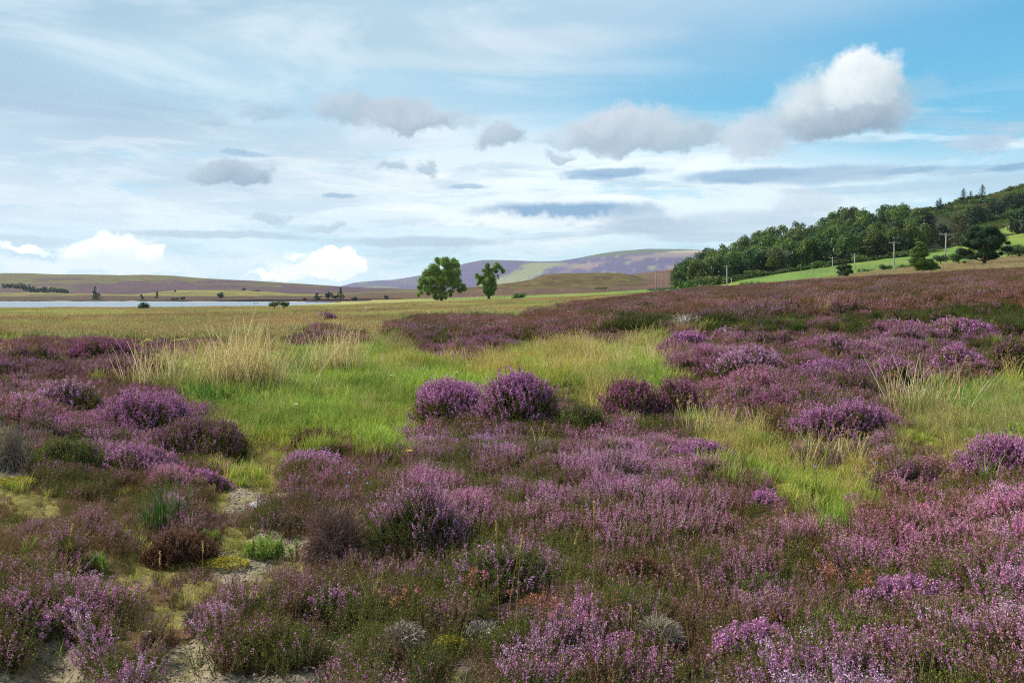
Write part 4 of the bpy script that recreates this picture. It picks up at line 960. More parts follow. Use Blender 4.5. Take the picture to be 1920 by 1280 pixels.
# single pale seed stalks in the foreground
def stalk(seed, h, bend):
    r = np.random.default_rng(seed); t = np.linspace(0, 1, 7)[:, None]; a = r.uniform(0, 2 * pi)
    p = np.array([math.cos(a), math.sin(a) * .5, 0]) * bend * t ** 1.8 + np.array([0, 0, 1.]) * h * t
    s = tube(p, np.linspace(.0016, .0009, 7), L(186, 160, 98), 4); d = unit((p[-1] - p[-2])[None])[0]
    u = r.uniform(-.055, .012, 46)[:, None]; hd = chips(p[-1] + d * u + r.normal(size=(46, 3)) * .0028, .0055, r.normal(size=(46, 3)), L(208, 178, 118) * r.uniform(.7, 1.15, (46, 1)), r, .35)
    return s, hd
STK = [(935, 1236, .50, 'pale seed stalk, leftmost and tallest of the three over the pink foreground bush'), (952, 1240, .40, 'pale seed stalk, middle one of the three over the pink foreground bush'), (968, 1246, .42, 'pale seed stalk, rightmost of the three over the pink foreground bush'),
       (1060, 1200, .34, 'bent tan stalk left of the slender pale one, over the brown heather'), (1112, 1250, .50, 'slender pale stalk with a curled head left of the grey twig bush'), (1294, 1290, .38, 'straight golden seed stalk right of the grey twig bush'),
       (1318, 1215, .2, 'short tan stalk just right of the golden seed stalk'), (1480, 1100, .26, 'tan bent stalk above the olive heather bush'), (300, 1196, .32, 'thin straw stalk over the pink heather left of the pale lichen'),
       (380, 1180, .34, 'thin straw stalk beside the small grey twig tangle'), (120, 1120, .3, 'thin brown stalk over the low heather at far left'), (698, 940, .3, 'blond grass stalk in brown heather near the bluebells'),
       (900, 920, .3, 'blond stalk by the yellow flower'), (820, 905, .24, 'small blond stalk left of the tallest domed bush foot')]
for i, (px, py, h, lab) in enumerate(STK):
    Y = ground_at(px, py); x, y, z = at(px, Y); root = thing('seed_stalk', lab, 'grass stalk', (x, y, z), 'single seed stalks in the heather'); s, hd = stalk(i + 5, h * 1.05 + .04, R.normal() * .05)
    part('stem', s, M_GRASS, root); part('seed_head', hd, M_GRASS, root)
# pine seedlings
def seedling(seed, n, h, rw):
    r = np.random.default_rng(seed); g = G(); st = G()
    for i in range(n):
        b = np.array([r.normal() * rw, r.normal() * rw * .6, 0]); hh = h * r.uniform(.6, 1.1); top = b + np.array([r.normal() * .03, r.normal() * .03, hh])
        st.merge(tube([b, (b + top) / 2, top], [.004, .003, .002], L(120, 100, 66), 5))
        m = 90; t = r.uniform(.25, 1, m)[:, None]; s = b * (1 - t) + top * t; d = unit(r.normal(size=(m, 3)) + np.array([0, 0, .7])); ln = r.uniform(.02, .045, (m, 1))
        g.merge(ribbons(np.stack([s, s + d * ln], 1), np.array([[.0022, .0012]]), unit(r.normal(size=(m, 3))), (L(140, 168, 72) * r.uniform(.7, 1.25, (m, 1)))[:, None]))
    return [('stem', st), ('needles', g)]
clump('pine_seedling', 'bright green pine seedlings beside the pale lichen and the brown twig bush', 'pine seedling', 505, 1046, seedling(1, 26, .15, .085), 'pine seedlings on the gravel')
clump('pine_seedling', 'small bright green pine seedling left of the larger seedlings', 'pine seedling', 397, 1024, seedling(2, 5, .08, .022), 'pine seedlings on the gravel')
clump('pine_seedling', 'soft green seedling at the left end of the pale gravel path', 'pine seedling', 176, 1072, seedling(3, 6, .10, .06), 'pine seedlings on the gravel')
# clusters of faded orange-brown bell heather heads
for i, (px, py, s, lab) in enumerate(((1556, 1166, 1.2, 'orange faded flower heads left of the wide pink-purple bush'), (1616, 1196, 1., 'orange faded flower heads lower on the edge of the wide pink-purple bush'), (760, 1206, .8, 'rusty orange flower heads left of the grey twigs at the bottom'),
                                       (905, 1180, .7, 'orange flower heads on the left shoulder of the pink foreground bush'), (1000, 1240, .9, 'orange flower heads under the three pale seed stalks'), (1032, 1276, .7, 'brown-orange flower heads at the bottom edge, middle of the photo'))):
    Y = ground_at(px, py); x, y, z = at(px, Y); r = np.random.default_rng(300 + i); st, hd = G(), G()
    for q in range(int(9 * s)):
        b = np.array([r.normal() * .06 * s, r.normal() * .05 * s, 0]); tp = b + np.array([r.normal() * .02, r.normal() * .02, r.uniform(.13, .19)])
        st.merge(ribbons(np.array([[b, (b + tp) / 2, tp]]), np.array([[.0018, .0015, .001]]), np.array([[1., 0, 0]]), L(120, 84, 56)))
        P = tp + r.normal(size=(26, 3)) * np.array([.009, .009, .012]); hd.merge(chips(P, r.uniform(.004, .0065, 26), r.normal(size=(26, 3)), L(*((176, 124, 92), (160, 106, 78), (186, 118, 128))[q % 3]) * r.uniform(.7, 1.2, (26, 1)), r, .8))
    root = thing('faded_flower_cluster', lab, 'faded flowers', (x, y, z), 'orange faded flower heads'); part('stems', st, M_HEATH, root); part('flower_heads', hd, M_HEATH, root)
# moss cushions
def moss(seed, r0, col):
    r = np.random.default_rng(seed); n = 900; a = r.uniform(0, 2 * pi, n); q = np.sqrt(r.random(n)) * r0; P = np.stack([np.cos(a) * q, np.sin(a) * q * .6, .03 * (1 - (q / r0) ** 2) + r.normal(size=n) * .006], -1)
    return chips(P, r.uniform(.004, .010, n), r.normal(size=(n, 3)) + (0, 0, 1.2), col * r.uniform(.6, 1.2, (n, 1)), r, .7)
for px, py, s, lab in ((845, 1246, .085, 'bright yellow moss cushion between the two grey twig bushes'), (420, 1066, .16, 'yellow-green moss cushion on the pale gravel path'), (1085, 722, .4, 'golden moss cushion behind the tallest domed heather bush'), (30, 916, .2, 'yellow moss cushion at the left edge')):
    Y = ground_at(px, py); x, y, z = at(px, Y); g = moss(int(px), s, L(178, 168, 50)); v, f, c = g.arr(); o = part('moss_cushion', (v, f, c), M_GRASS); o.location = (x, y, z + .02)
    put_props(o, lab, 'moss', 'yellow moss cushions')
# stones in the gravel
for i, (px, py, s, lab) in enumerate(((555, 1262, .035, 'white pebble at the bottom edge, right one of two'), (540, 1268, .03, 'white pebble at the bottom edge, left one of two'), (492, 946, .13, 'flat pale grey stone beside the yellow moss'), (275, 1232, .03, 'lichen-grey pebble behind the pink bush in the gravel'))):
    Y = ground_at(px, py); x, y, z = at(px, Y); r = np.random.default_rng(i + 50); big = s > .08
    g = ell((0, 0, 0), (s, s * .7, s * (.07 if big else .5)), L(176, 176, 172) if big else L(226, 220, 210), 16, 9, r, .07); o = part('stone', g, M_STONE, smooth=True); o.location = (x, y, z - (.004 if big else -.005)); put_props(o, lab, 'stone', 'stones on the gravel')
# wild flowers
def flower(lab, px, py, h, r0, col, cat, face=.9, n=10, kind='daisy'):
    Y = ground_at(px, py + h * F / ground_at(px, py)); x, y, z = at(px, Y); root = thing('wild_flower', lab, cat, (x, y, z), 'wild flowers'); r = np.random.default_rng(int(px))
    part('stem', tube([(0, 0, 0), (.005, 0, h * .5), (0, 0, h)], [.0018, .0015, .0012], L(96, 120, 50), 4), M_GRASS, root)
    g = G(); th = np.linspace(0, 2 * pi, n, endpoint=False)
    for a in th:
        d = np.array([math.cos(a), math.sin(a) * face, .25 if kind == 'daisy' else -.8]); p = unit(np.cross(d, [0, 0, 1.])[None])[0]
        g.merge(ribbons(np.array([[np.array([0, 0, h]), np.array([0, 0, h]) + d * r0 * .6, np.array([0, 0, h]) + d * r0]]), np.array([[r0 * .12, r0 * .26, r0 * .1]]), p[None], np.array([[col]])))
    part('petals', g, M_GRASS, root)
for px, py, lab in ((793, 701, 'broad white umbel, leftmost of the white flowers behind the domed bushes'), (844, 700, 'white flower, top left of the close white trio'), (857, 706, 'white flower, right one of the close white trio'), (848, 714, 'white flower, lowest of the close white trio'),
                    (877, 696, 'tiny white flower just right of the white trio'), (733, 712, 'small white flower in the green grass left of the white umbel'), (555, 769, 'lone white flower in the low green grass, left side')):
    flower(lab, px, py, .34, .032, L(236, 236, 232), 'white flower')
flower('yellow flower in the mauve heather left of the middle', 767, 884, .22, .03, L(236, 190, 20), 'yellow flower')
for px, py, lab in ((880, 681, 'tiny yellow flower, left of two in the far green grass'), (899, 679, 'tiny yellow flower, right of two in the far green grass')): flower(lab, px, py, .3, .02, L(220, 190, 30), 'yellow flower')
for px, py, lab in ((1583, 864, 'blue harebell, leftmost over the right clearing'), (1671, 858, 'blue harebell, highest of the right-hand pair'), (1662, 879, 'blue harebell, lowest of the right-hand group'), (1642, 879, 'blue harebell left of the right-hand group'), (1530, 916, 'faint blue harebell low in the green clearing'),
                    (656, 916, 'blue harebell in olive heather, upper left of four'), (668, 911, 'blue harebell in olive heather, highest of four'), (652, 934, 'blue harebell in olive heather, lowest of four'), (690, 932, 'blue harebell in olive heather, rightmost of four')):
    flower(lab, px, py, .24, .017, L(128, 138, 206), 'harebell', .9, 6, 'bell')

# ------------------------------------------------------------------ trees
def crown_chips(r, lobes, size, col, per=170, flat=1., inner=.55, var=.3, up=.35, rag=.16):
    """leaf flakes spread through lobes (x,y,z,rad); returns G"""
    g = G()
    for (x, y, z, q) in lobes:
        n = max(12, int(per * q * q)); d = unit(r.normal(size=(n, 3))); rad = q * (inner + (1 - inner) * r.random(n) ** .5) * (1 + rag * r.normal(size=n))
        P = np.array([x, y, z]) + d * rad[:, None] * np.array([1, 1, flat])
        cl = 1 + var * (fbm(P[:, 0] * 1.6 + z, P[:, 2] * 1.1 + x, int(abs(x * 7 + z * 13)) % 97) - .5) * 2 + r.normal(size=n) * .12
        lob = r.uniform(.82, 1.18)
        g.merge(chips(P, size * r.uniform(.6, 1.25, n), d * .7 + r.normal(size=(n, 3)) * .6 + np.array([0, 0, up]), np.clip(col * (cl * lob)[:, None], .003, 1) * (1 + r.normal(size=(n, 1)) * np.array([.08, 0, .02])), r, .65))
    return g
def limbs(r, H, lobes, tr, col, fork=.28, trunk_top=.55, base=((0, 0, 0),)):
    g = G(); cen = np.mean([l[:3] for l in lobes], 0); top = np.array([cen[0] * .6, 0, H * trunk_top])
    t = np.linspace(0, 1, 6)[:, None]; tp = top * t + np.array([[0, 0, 0]]) + np.sin(t * pi) * np.array([r.normal() * .02 * H, r.normal() * .02 * H, 0])
    rr = tr * np.array([1.35, 1, .86, .72, .56, .4]); g.merge(tube(tp, rr, col, 8))
    for (x, y, z, q) in lobes:
        e = np.array([x, y, z]); f = np.clip(z / H * .75 * r.uniform(.6, 1.0), fork, .95); i = np.clip(f / trunk_top, 0, 1); s = top * i
        m = (s + e) / 2 + np.array([0, 0, -.04 * H]) * r.uniform(-.4, 1); p = np.array([s, (s * .7 + m * .3 + e * 0) , m, (m + e) / 2 + r.normal(size=3) * q * .08, e])
        w = tr * np.clip(q / (.25 * H), .2, .6); g.merge(tube(p, w * np.array([1, .8, .6, .4, .2]), col, 5))
        for _ in range(3):
            d = unit(r.normal(size=3)[None])[0] * q * .8; g.merge(tube([e, e + d * .5 + r.normal(size=3) * q * .05, e + d], w * np.array([.3, .2, .08]), col, 4))
    return g
def from_px(lobes, bx, by, mp, r, dep=.55):
    w = max(abs(l[0] - bx) for l in lobes) * mp
    out = []
    for (a, b, q) in lobes:
        x = (a - bx) * mp; Q = q * mp; y = r.uniform(-1, 1) * math.sqrt(max(w * w - x * x, .1)) * dep
        out.append((x, y, (by - b) * mp, Q)); 
    return out
def solo_tree(name, label, cat, px, pyb, Y, lobes, bx, by, mp, col, bark, tr, size, seed, per=170, dep=.5, group=None, extra=(), flat=1., inner=.5, fork=.2, rag=.16):
    r = np.random.default_rng(seed); lb = from_px(lobes, bx, by, mp, r, dep); H = max(l[2] + l[3] for l in lb)
    back = [(l[0] * .8, -l[1] if abs(l[1]) > .3 else l[3], l[2], l[3] * .9) for l in lb if l[3] > np.median([q[3] for q in lb])]
    x, y, z = at(px, Y); zz = CH - (pyb - HZ) / F * Y
    root = thing(name, label, cat, (x, y, min(z, zz) - .05), group)
    fine = []
    for (a, b, c_, q) in lb + back:
        for _ in range(5):
            d = unit(r.normal(size=(1, 3)))[0] * q * r.uniform(.3, .85) * np.array([1, 1, flat]); fine.append((a + d[0], b + d[1], c_ + d[2], q * r.uniform(.38, .62)))
        fine.append((a, b, c_, q * .8))
    part('trunk', limbs(r, H, lb, tr, bark, fork), M_BARK, root, True)
    part('crown', crown_chips(r, fine, size * .5, col, per * 5.5, flat, .1, var=.5, rag=.34), M_LEAF, root)
    return root
T1 = [(540, 225, 58), (625, 215, 40), (460, 215, 40), (660, 255, 42), (585, 275, 50), (400, 290, 58), (345, 335, 45), (450, 330, 50), (560, 335, 62), (650, 345, 60), (290, 430, 48), (375, 420, 62), (480, 420, 66), (580, 430, 58), (660, 440, 58), (725, 490, 38),
      (270, 490, 34), (250, 565, 22), (330, 495, 42), (420, 520, 48), (500, 500, 40), (600, 530, 30), (690, 520, 30), (425, 590, 30), (745, 505, 20), (590, 570, 20), (280, 540, 26), (350, 550, 28), (480, 565, 40), (530, 560, 36), (450, 600, 24), (545, 595, 20)]
solo_tree('broadleaf_tree', 'large spreading green tree standing alone on the plain, the bigger and left of the two', 'tree', 828.5, 562.5, 230, T1, 500, 640, .0273, L(128, 158, 66), L(104, 98, 84), .42, .30, 11, 210, .55)
T2 = [(1090, 265, 34), (1150, 325, 28), (1120, 290, 26), (1060, 300, 30), (980, 270, 32), (950, 320, 24), (1000, 350, 40), (880, 385, 32), (900, 440, 30), (930, 400, 30), (985, 430, 44), (1035, 450, 42), (980, 500, 48), (1035, 510, 40), (1000, 565, 36), (1065, 480, 26), (1095, 375, 14), (880, 470, 15), (1020, 320, 24), (960, 545, 26), (1045, 555, 22), (1100, 400, 9), (1000, 310, 30), (960, 360, 26), (1030, 380, 34), (920, 430, 26), (1010, 420, 34), (970, 460, 36), (1075, 330, 24), (1060, 420, 22), (1020, 540, 36)]
solo_tree('broadleaf_tree', 'smaller ragged green tree with a leaning top, right of the large lone tree', 'tree', 916.5, 562, 228, T2, 1000, 635, .0271, L(130, 160, 66), L(108, 100, 86), .36, .26, 12, 240, .4)
TP = [(1470, 560, 78), (1400, 610, 70), (1550, 600, 72), (1610, 660, 70), (1330, 690, 60), (1450, 690, 100), (1560, 720, 95), (1650, 760, 58), (1290, 780, 58), (1390, 790, 74), (1500, 800, 66), (1620, 820, 56), (1275, 850, 38), (1262, 892, 20), (1225, 785, 24), (1345, 840, 44), (1580, 830, 54), (1680, 700, 30), (1690, 800, 28), (1500, 540, 40)]
solo_tree('scots_pine', 'dark dome-crowned pine with a forked trunk on the tan slope at right', 'pine tree', 1846, 501, 142, TP, 1480, 950, .0170, L(48, 78, 40), L(70, 52, 40), .3, .17, 13, 520, .6, flat=.62, rag=.12, fork=.04)
TC = [(800, 645, 22), (798, 690, 40), (820, 730, 48), (775, 760, 34), (800, 800, 66), (862, 800, 48), (795, 870, 66), (880, 880, 60), (935, 905, 48), (850, 935, 66), (935, 950, 50), (985, 935, 26), (835, 985, 44), (900, 980, 34), (745, 905, 28), (760, 840, 30)]
solo_tree('scots_pine', 'lighter green leaning conifer between the two tallest power poles', 'pine tree', 1734, 515, 128, TC, 860, 1010, .0158, L(92, 124, 46), L(76, 60, 44), .2, .14, 14, 620, .6, flat=.55, rag=.12, fork=.05)
TS = [(900, 180, 24), (870, 185, 12), (930, 180, 17), (900, 208, 28), (935, 205, 16), (890, 235, 22), (915, 230, 19)]
solo_tree('small_tree', 'small dark bushy tree left of the middle power poles, at the edge of the heather', 'tree', 1581, 523, 135, TS, 895, 248, .0301, L(60, 86, 42), L(70, 60, 46), .12, .15, 15, 620, .5, flat=.7)

# bushes of the field edge, lake shore and moor
def shrub(name, label, cat, px0, px1, pyt, pyb, Y, col, seed, group=None, size=None, flat=.9, cone=0.):
    r = np.random.default_rng(seed); w = (px1 - px0) / F * Y; H = (pyb - pyt) / F * Y; n = 5 + int(w / H * 4)
    lb = []
    for i in range(n):
        t = (i + .5) / n; q = H * r.uniform(.24, .38); zz = H * r.uniform(.35, .72); lb.append(((t - .5) * (w - q), r.normal() * w * .12, max(zz, q * .7), q))
    if cone: lb = [((r.uniform(-.5, .5)) * w * (1 - t) * .8, r.uniform(-.5, .5) * w * (1 - t) * .8, H * (t * .86 + .1), w * .42 * (1 - t * .75)) for t in np.linspace(0, 1, 9)]
    x, y, z = at((px0 + px1) / 2, Y); zz = CH - (pyb - HZ) / F * Y; root = thing(name, label, cat, (x, y, zz - .1), group)
    part('stem', limbs(r, H, lb, H * .035, L(78, 68, 52), .05, .5), M_BARK, root, True)
    sz = size or max(H * .045, Y / F * .85); per = 2.6 * 4 / sz ** 2 * .35
    part('foliage', crown_chips(r, lb, sz, col, min(per, 30000), flat, .45), M_LEAF, root); return root
DKG, MDG = L(66, 92, 46), L(88, 118, 48)
SH = [('gorse_bush', 'long low dark bush line before the green field, left of the second tallest pole', 1608, 1650, 502, 514, 170, DKG), ('gorse_bush', 'dark rounded bush just left of the second tallest power pole', 1650, 1674, 494, 510, 168, DKG),
      ('gorse_bush', 'dark bush between the second tallest pole and the lighter conifer', 1681, 1716, 492, 509, 165, DKG), ('gorse_bush', 'dark round bush behind the tallest power pole', 1750, 1778, 474, 494, 165, DKG), ('gorse_bush', 'dark bush at the left foot of the big dark pine', 1782, 1812, 470, 494, 160, DKG),
      ('gorse_bush', 'dark bush right of the big dark pine at the photo edge', 1888, 1936, 452, 484, 165, DKG), ('gorse_bush', 'small round dark bush at the left tip of the green slope', 1386, 1396, 528, 540, 150, DKG), ('gorse_bush', 'spread olive bush at the heather edge below the green slope', 1398, 1436, 524, 538, 150, MDG),
      ('gorse_bush', 'low green bush peeking over the heather, right of the spread olive bush', 1474, 1496, 526, 532, 120, MDG), ('gorse_bush', 'low dark bush peeking over the heather, left of the small bushy tree', 1512, 1532, 522, 529, 120, MDG),
      ('gorse_bush', 'low dark bush on the flat field below the row of distant poles', 1218, 1252, 542, 549, 260, DKG), ('gorse_bush', 'flat green bush on the field between the knoll and the lone trees', 1116, 1140, 537, 543, 300, MDG),
      ('willow_bush', 'light green bush on the plain right of the two lone trees', 960, 986, 546, 564, 215, L(76, 116, 48)), ('willow_bush', 'dark green low bush in the plain below the big lone tree', 770, 784, 569, 576, 130, L(66, 84, 40)),
      ('juniper_bush', 'dark green round bush standing against the lake', 259, 280, 564, 579, 120, L(40, 74, 32)), ('juniper_bush', 'spreading yellow-green bush at the right end of the lake', 504, 524, 560, 577, 110, L(86, 96, 36)), ('juniper_bush', 'darker half of the spreading bush at the right end of the lake', 522, 541, 562, 577, 108, L(56, 80, 34)),
      ('juniper_bush', 'yellow-green juniper rising from the left heather edge, larger one', 204, 246, 626, 650, 29, L(92, 108, 34)), ('juniper_bush', 'yellow-green juniper at the left heather edge, smaller right-hand one', 256, 276, 627, 646, 29, L(98, 112, 36)),
      ('juniper_bush', 'tiny yellow-green juniper tip left of the two at the heather edge', 140, 152, 637, 648, 29, L(88, 100, 36)), ('pine_seedling', 'tiny green pine seedling in the pale grass at the far left', 10, 22, 641, 654, 27, L(60, 104, 40))]
for i, s in enumerate(SH): shrub(s[0], s[1], 'bush', *s[2:8], 700 + i, None, flat=.75)
# small pines and bushes beyond the lake
FARP = [(170, 187, 537, 562, 720, 'tall dark pine on the far lake shore, the largest one there', 1), (261, 269, 552, 563, 730, 'pale small pine on the far shore, just above the bush against the lake', 1), (291, 298, 546, 560, 760, 'slender small pine on the green rise beyond the lake', 1), (326, 331, 543, 550, 900, 'tiny pine high on the green rise beyond the lake', 1),
        (338, 347, 556, 563, 720, 'small round dark bush on the far shore, right of the slender pine', 0), (320, 336, 558, 563, 715, 'low dark bush on the far shore beside the small round one', 0), (409, 419, 547, 560, 740, 'rounded dark green tree on the far shore in the middle of the lake', 0), (454, 461, 539, 546, 1300, 'small dark bush high on the moor above the right part of the lake', 0),
        (474, 488, 542, 549, 1250, 'wide dark bush on the moor right of the small one', 0), (588, 602, 549, 563, 640, 'leftmost dark tree of the group at the right end of the lake', 1), (609, 623, 546, 561, 640, 'round dark tree of the group at the right end of the lake', 0), (633, 645, 538, 561, 640, 'tallest narrow tree of the group at the right end of the lake', 1),
        (622, 634, 552, 561, 640, 'low bush between the round and the tallest tree at the lake end', 0), (658, 670, 557, 565, 600, 'low dark bush right of the tree group at the lake end', 0), (720, 728, 552, 561, 620, 'small dark tree between the lake group and the large lone tree', 0), (569, 574, 558, 563, 640, 'tiny dark bush left of the tree group at the lake end', 0)]
for i, (a, b, t, q, Y, lab, cn) in enumerate(FARP): shrub('small_pine' if cn else 'shore_bush', lab, 'pine tree' if cn else 'bush', a, b, t, q, Y, L(38, 62, 42), 760 + i, None, size=.75, cone=cn)
g_ = 'trees of the small wood on the left hillside'
rr_ = np.random.default_rng(5)
WX = [(4, 22, 531, 540), (18, 34, 531, 541), (30, 46, 530.5, 543), (42, 56, 532, 546), (52, 64, 535, 548), (62, 72, 540, 549), (70, 84, 537, 549), (82, 96, 538, 550), (94, 108, 538, 550), (106, 120, 539, 550), (118, 128, 540, 550)]
for i, (a, b, t, q) in enumerate(WX):
    shrub('hillside_tree', '%s dark tree from the left in the small wood on the left hillside' % ['first', 'second', 'third', 'fourth', 'fifth', 'sixth', 'seventh', 'eighth', 'ninth', 'tenth', 'eleventh'][i], 'tree', a - 2, b + 2, t, q + 1, 1080, L(44, 68, 44), 790 + i, g_, size=1.2)

# the hillside wood ------------------------------------------------
def wood_proto(seed, H, Wd, col, n, size, flat=1., low=.28, bark=L(84, 76, 62), per=26):
    r = np.random.default_rng(seed); lb = []
    for i in range(n):
        a = r.uniform(0, 2 * pi); u = r.random(); t = (i + .5) / n
        prof = math.sin(pi * min(1, (t * .86 + .12))) ** .6; rad = Wd / 2 * prof * math.sqrt(r.uniform(.15, 1)) * .78
        lb.append((math.cos(a) * rad, math.sin(a) * rad, H * (low + (.9 - low) * t), Wd * r.uniform(.13, .22)))
    lb.append((r.normal() * .3, 0, H * .9, Wd * .13))
    return limbs(r, H, lb[::2], H * .022, bark, .2, .6), crown_chips(r, lb, size, col, per, flat, .5, .35)
def conifer_proto(seed, H, Wd, col, size, ragged=.25):
    r = np.random.default_rng(seed); tr = tube([(0, 0, 0), (0, 0, H * .5), (0, 0, H)], [H * .018, H * .011, .03], L(70, 60, 48), 6); g = G()
    for t in np.linspace(.18, .985, 17):
        for k in range(6):
            a = r.uniform(0, 2 * pi); ln = Wd / 2 * (1 - t) ** .5 * r.uniform(1 - ragged * 1.8, 1.1) * .8 + .15; m = 26
            s = r.random(m); d = np.array([math.cos(a), math.sin(a), 0]); P = np.array([0, 0, H * t]) + d * (s * ln)[:, None] + np.array([0, 0, -1.]) * (s ** 1.5 * ln * .38)[:, None] + r.normal(size=(m, 3)) * np.array([.16, .16, .09]) * (1.2 - t)
            g.merge(chips(P, size * r.uniform(.6, 1.2, m), r.normal(size=(m, 3)) * .5 + (0, 0, .8), col * r.uniform(.6, 1.25, (m, 1)), r, .5))
    return tr, g
WG = [L(82, 110, 48), L(66, 98, 46), L(100, 124, 50), L(56, 84, 46), L(106, 132, 56), L(90, 104, 46)]
protos = []
for i in range(9):
    H = [13, 12, 14, 11, 13, 12, 13, 10, 14][i]; Wd = [10, 11, 10, 12, 9, 12, 8, 11, 12][i]
    protos.append((H, Wd, *wood_proto(40 + i, H, Wd, WG[i % 6], 20 + i % 3 * 3, .42, low=.16 + .05 * (i % 3)), ['olive', 'dark', 'yellow-green', 'blackish', 'light green', 'brown-green', 'green', 'dull green', 'dark olive'][i]))
def proto_objs(p, name='wood_tree'):
    root = thing(name, 'tree', 'tree'); part('trunk', p[2], M_BARK, root, True); part('crown', p[3], M_LEAF, root); return root
def first_or_copy(store, key, mk):
    if key not in store: store[key] = mk(); return store[key], True
    return store[key], False
SKX = [1274, 1281, 1303, 1326, 1339, 1348, 1359, 1367, 1377, 1402, 1438, 1465, 1479, 1492, 1520, 1531, 1545, 1567, 1594, 1616, 1639, 1646, 1670, 1688, 1706, 1716, 1729, 1742, 1761, 1770, 1792, 1806, 1819, 1831, 1842, 1851, 1875, 1896, 1918, 2000]
SKY_ = [500, 479, 467, 458, 468, 456, 449, 456, 454, 438, 429, 422, 427, 413, 422, 418, 404, 395, 387, 393, 404, 386, 381, 382, 389, 393, 386, 387, 384, 380, 374, 368, 366, 366, 366, 364, 357, 350, 344, 330]
ORD = ['first', 'second', 'third', 'fourth', 'fifth', 'sixth', 'seventh', 'eighth', 'ninth', 'tenth', 'eleventh', 'twelfth', 'thirteenth', 'fourteenth', 'fifteenth', 'sixteenth', 'seventeenth', 'eighteenth', 'nineteenth', 'twentieth',
       'twenty-first', 'twenty-second', 'twenty-third', 'twenty-fourth', 'twenty-fifth', 'twenty-sixth', 'twenty-seventh', 'twenty-eighth', 'twenty-ninth', 'thirtieth']
store = {}; rw = np.random.default_rng(77)
def place(root_store, key, mk, loc, rz, s, label, group, sz=None):
    o, new = first_or_copy(root_store, key, mk)
    if new:
        o.location = loc; o.rotation_euler = (0, 0, rz); o.scale = (s, s, sz or s); o['label'] = label; o['group'] = group; return o
    return dup(o, loc, rz, s, label, group, sz)
def Yfor(px, py):   # distance on the right slope where the ground shows at row py
    Y = np.linspace(150, 640, 500); x = (px - 960) / F * Y; q = proj(x, Y, ground_z(x, Y))[1]; ok = q <= py
    return float(Y[int(np.argmax(ok))]) if ok.any() else 640.
rowsdef = [('front row', 0.0, 13, .72), ('second row', .2, 15, .78), ('middle row', .42, 16, .85), ('fourth row', .64, 18, .9), ('back row on the skyline', .86, 19, None)]
for rn, (rname, fr, spx, hs) in enumerate(rowsdef):
    xs = np.arange(1276 + rn * 5, (1740, 1742, 1745, 1735, 1725)[rn], spx) + rw.normal(size=400)[:len(np.arange(1276 + rn * 5, (1740, 1742, 1745, 1735, 1725)[rn], spx))] * 3
    n = 0
    for px in xs:
        u = np.interp(px, UPX, UPY) - 1; sk = np.interp(px, SKX, SKY_); Yf = Yfor(px, u)
        Yb = Yfor(px, sk + 42) if sk + 42 < u else Yf + 60
        Yt = Yf + fr * max(Yb - Yf, 25) * 1.0 + rw.normal() * 3; x, y, z = at(px, Yt); gpy = proj(x, y, z)[1]
        k = int(rw.integers(0, 9)); H, Wd = protos[k][0], protos[k][1]
        maxh = (gpy - sk) / F * Yt
        h = min(H * hs * rw.uniform(.85, 1.15), maxh * (1 + rw.normal() * .03)) if hs else maxh * (1 + rw.normal() * .035)
        if h < 4: continue
        h = min(h, 19); s = h / (H * .98); sxy = s if s > .8 else .8 * (s / .8) ** .5
        lab = '%s tree, %s from left in the %s of the wood' % (protos[k][4], ORD[min(n, 29)], rname); n += 1
        place(store, k, lambda: proto_objs(protos[k]), (x, y, z - .3), rw.uniform(0, 6.28), sxy, lab, 'trees of the hillside wood', s)
# individual taller trees above the scrub, right of the wood
cp = [(14, 6.5, *conifer_proto(60 + i, 14, 12., L(36, 56, 38), .30)) for i in range(2)]
for i, (px, tp, bs, lab) in enumerate(((1757, 371, 404, 'left one of the twin skyline spruces above the pole second from right'), (1763, 367, 404, 'right one of the twin skyline spruces, slightly taller'), (1807, 349, 388, 'sparse skyline spruce, leftmost of the high group'), (1820, 354, 390, 'short skyline spruce between the two tall sparse ones'),
                                       (1842, 342, 384, 'tallest sparse spruce on the hill skyline'), (1831, 360, 388, 'small spruce just left of the tallest skyline spruce'), (1596, 384, 412, 'pointed dark tree on the wood skyline above the small bushy tree'))):
    Y = Yfor(px, bs) if bs > 390 else 500.; Y = min(max(Y, 300), 505); x, y, z = at(px, Y); gpy = proj(x, y, z)[1]; h = (gpy - tp - 3) / F * Y; s = h / 14.
    def mkc(): 
        root = thing('spruce', 'spruce', 'conifer'); part('trunk', cp[i % 2][2], M_BARK, root, True); part('crown', cp[i % 2][3], M_LEAF, root); return root
    place(store, 'c%d' % (i % 2), mkc, (x, y, z - .3), i * 1.7, max(s, .55), lab, 'skyline spruces', s)
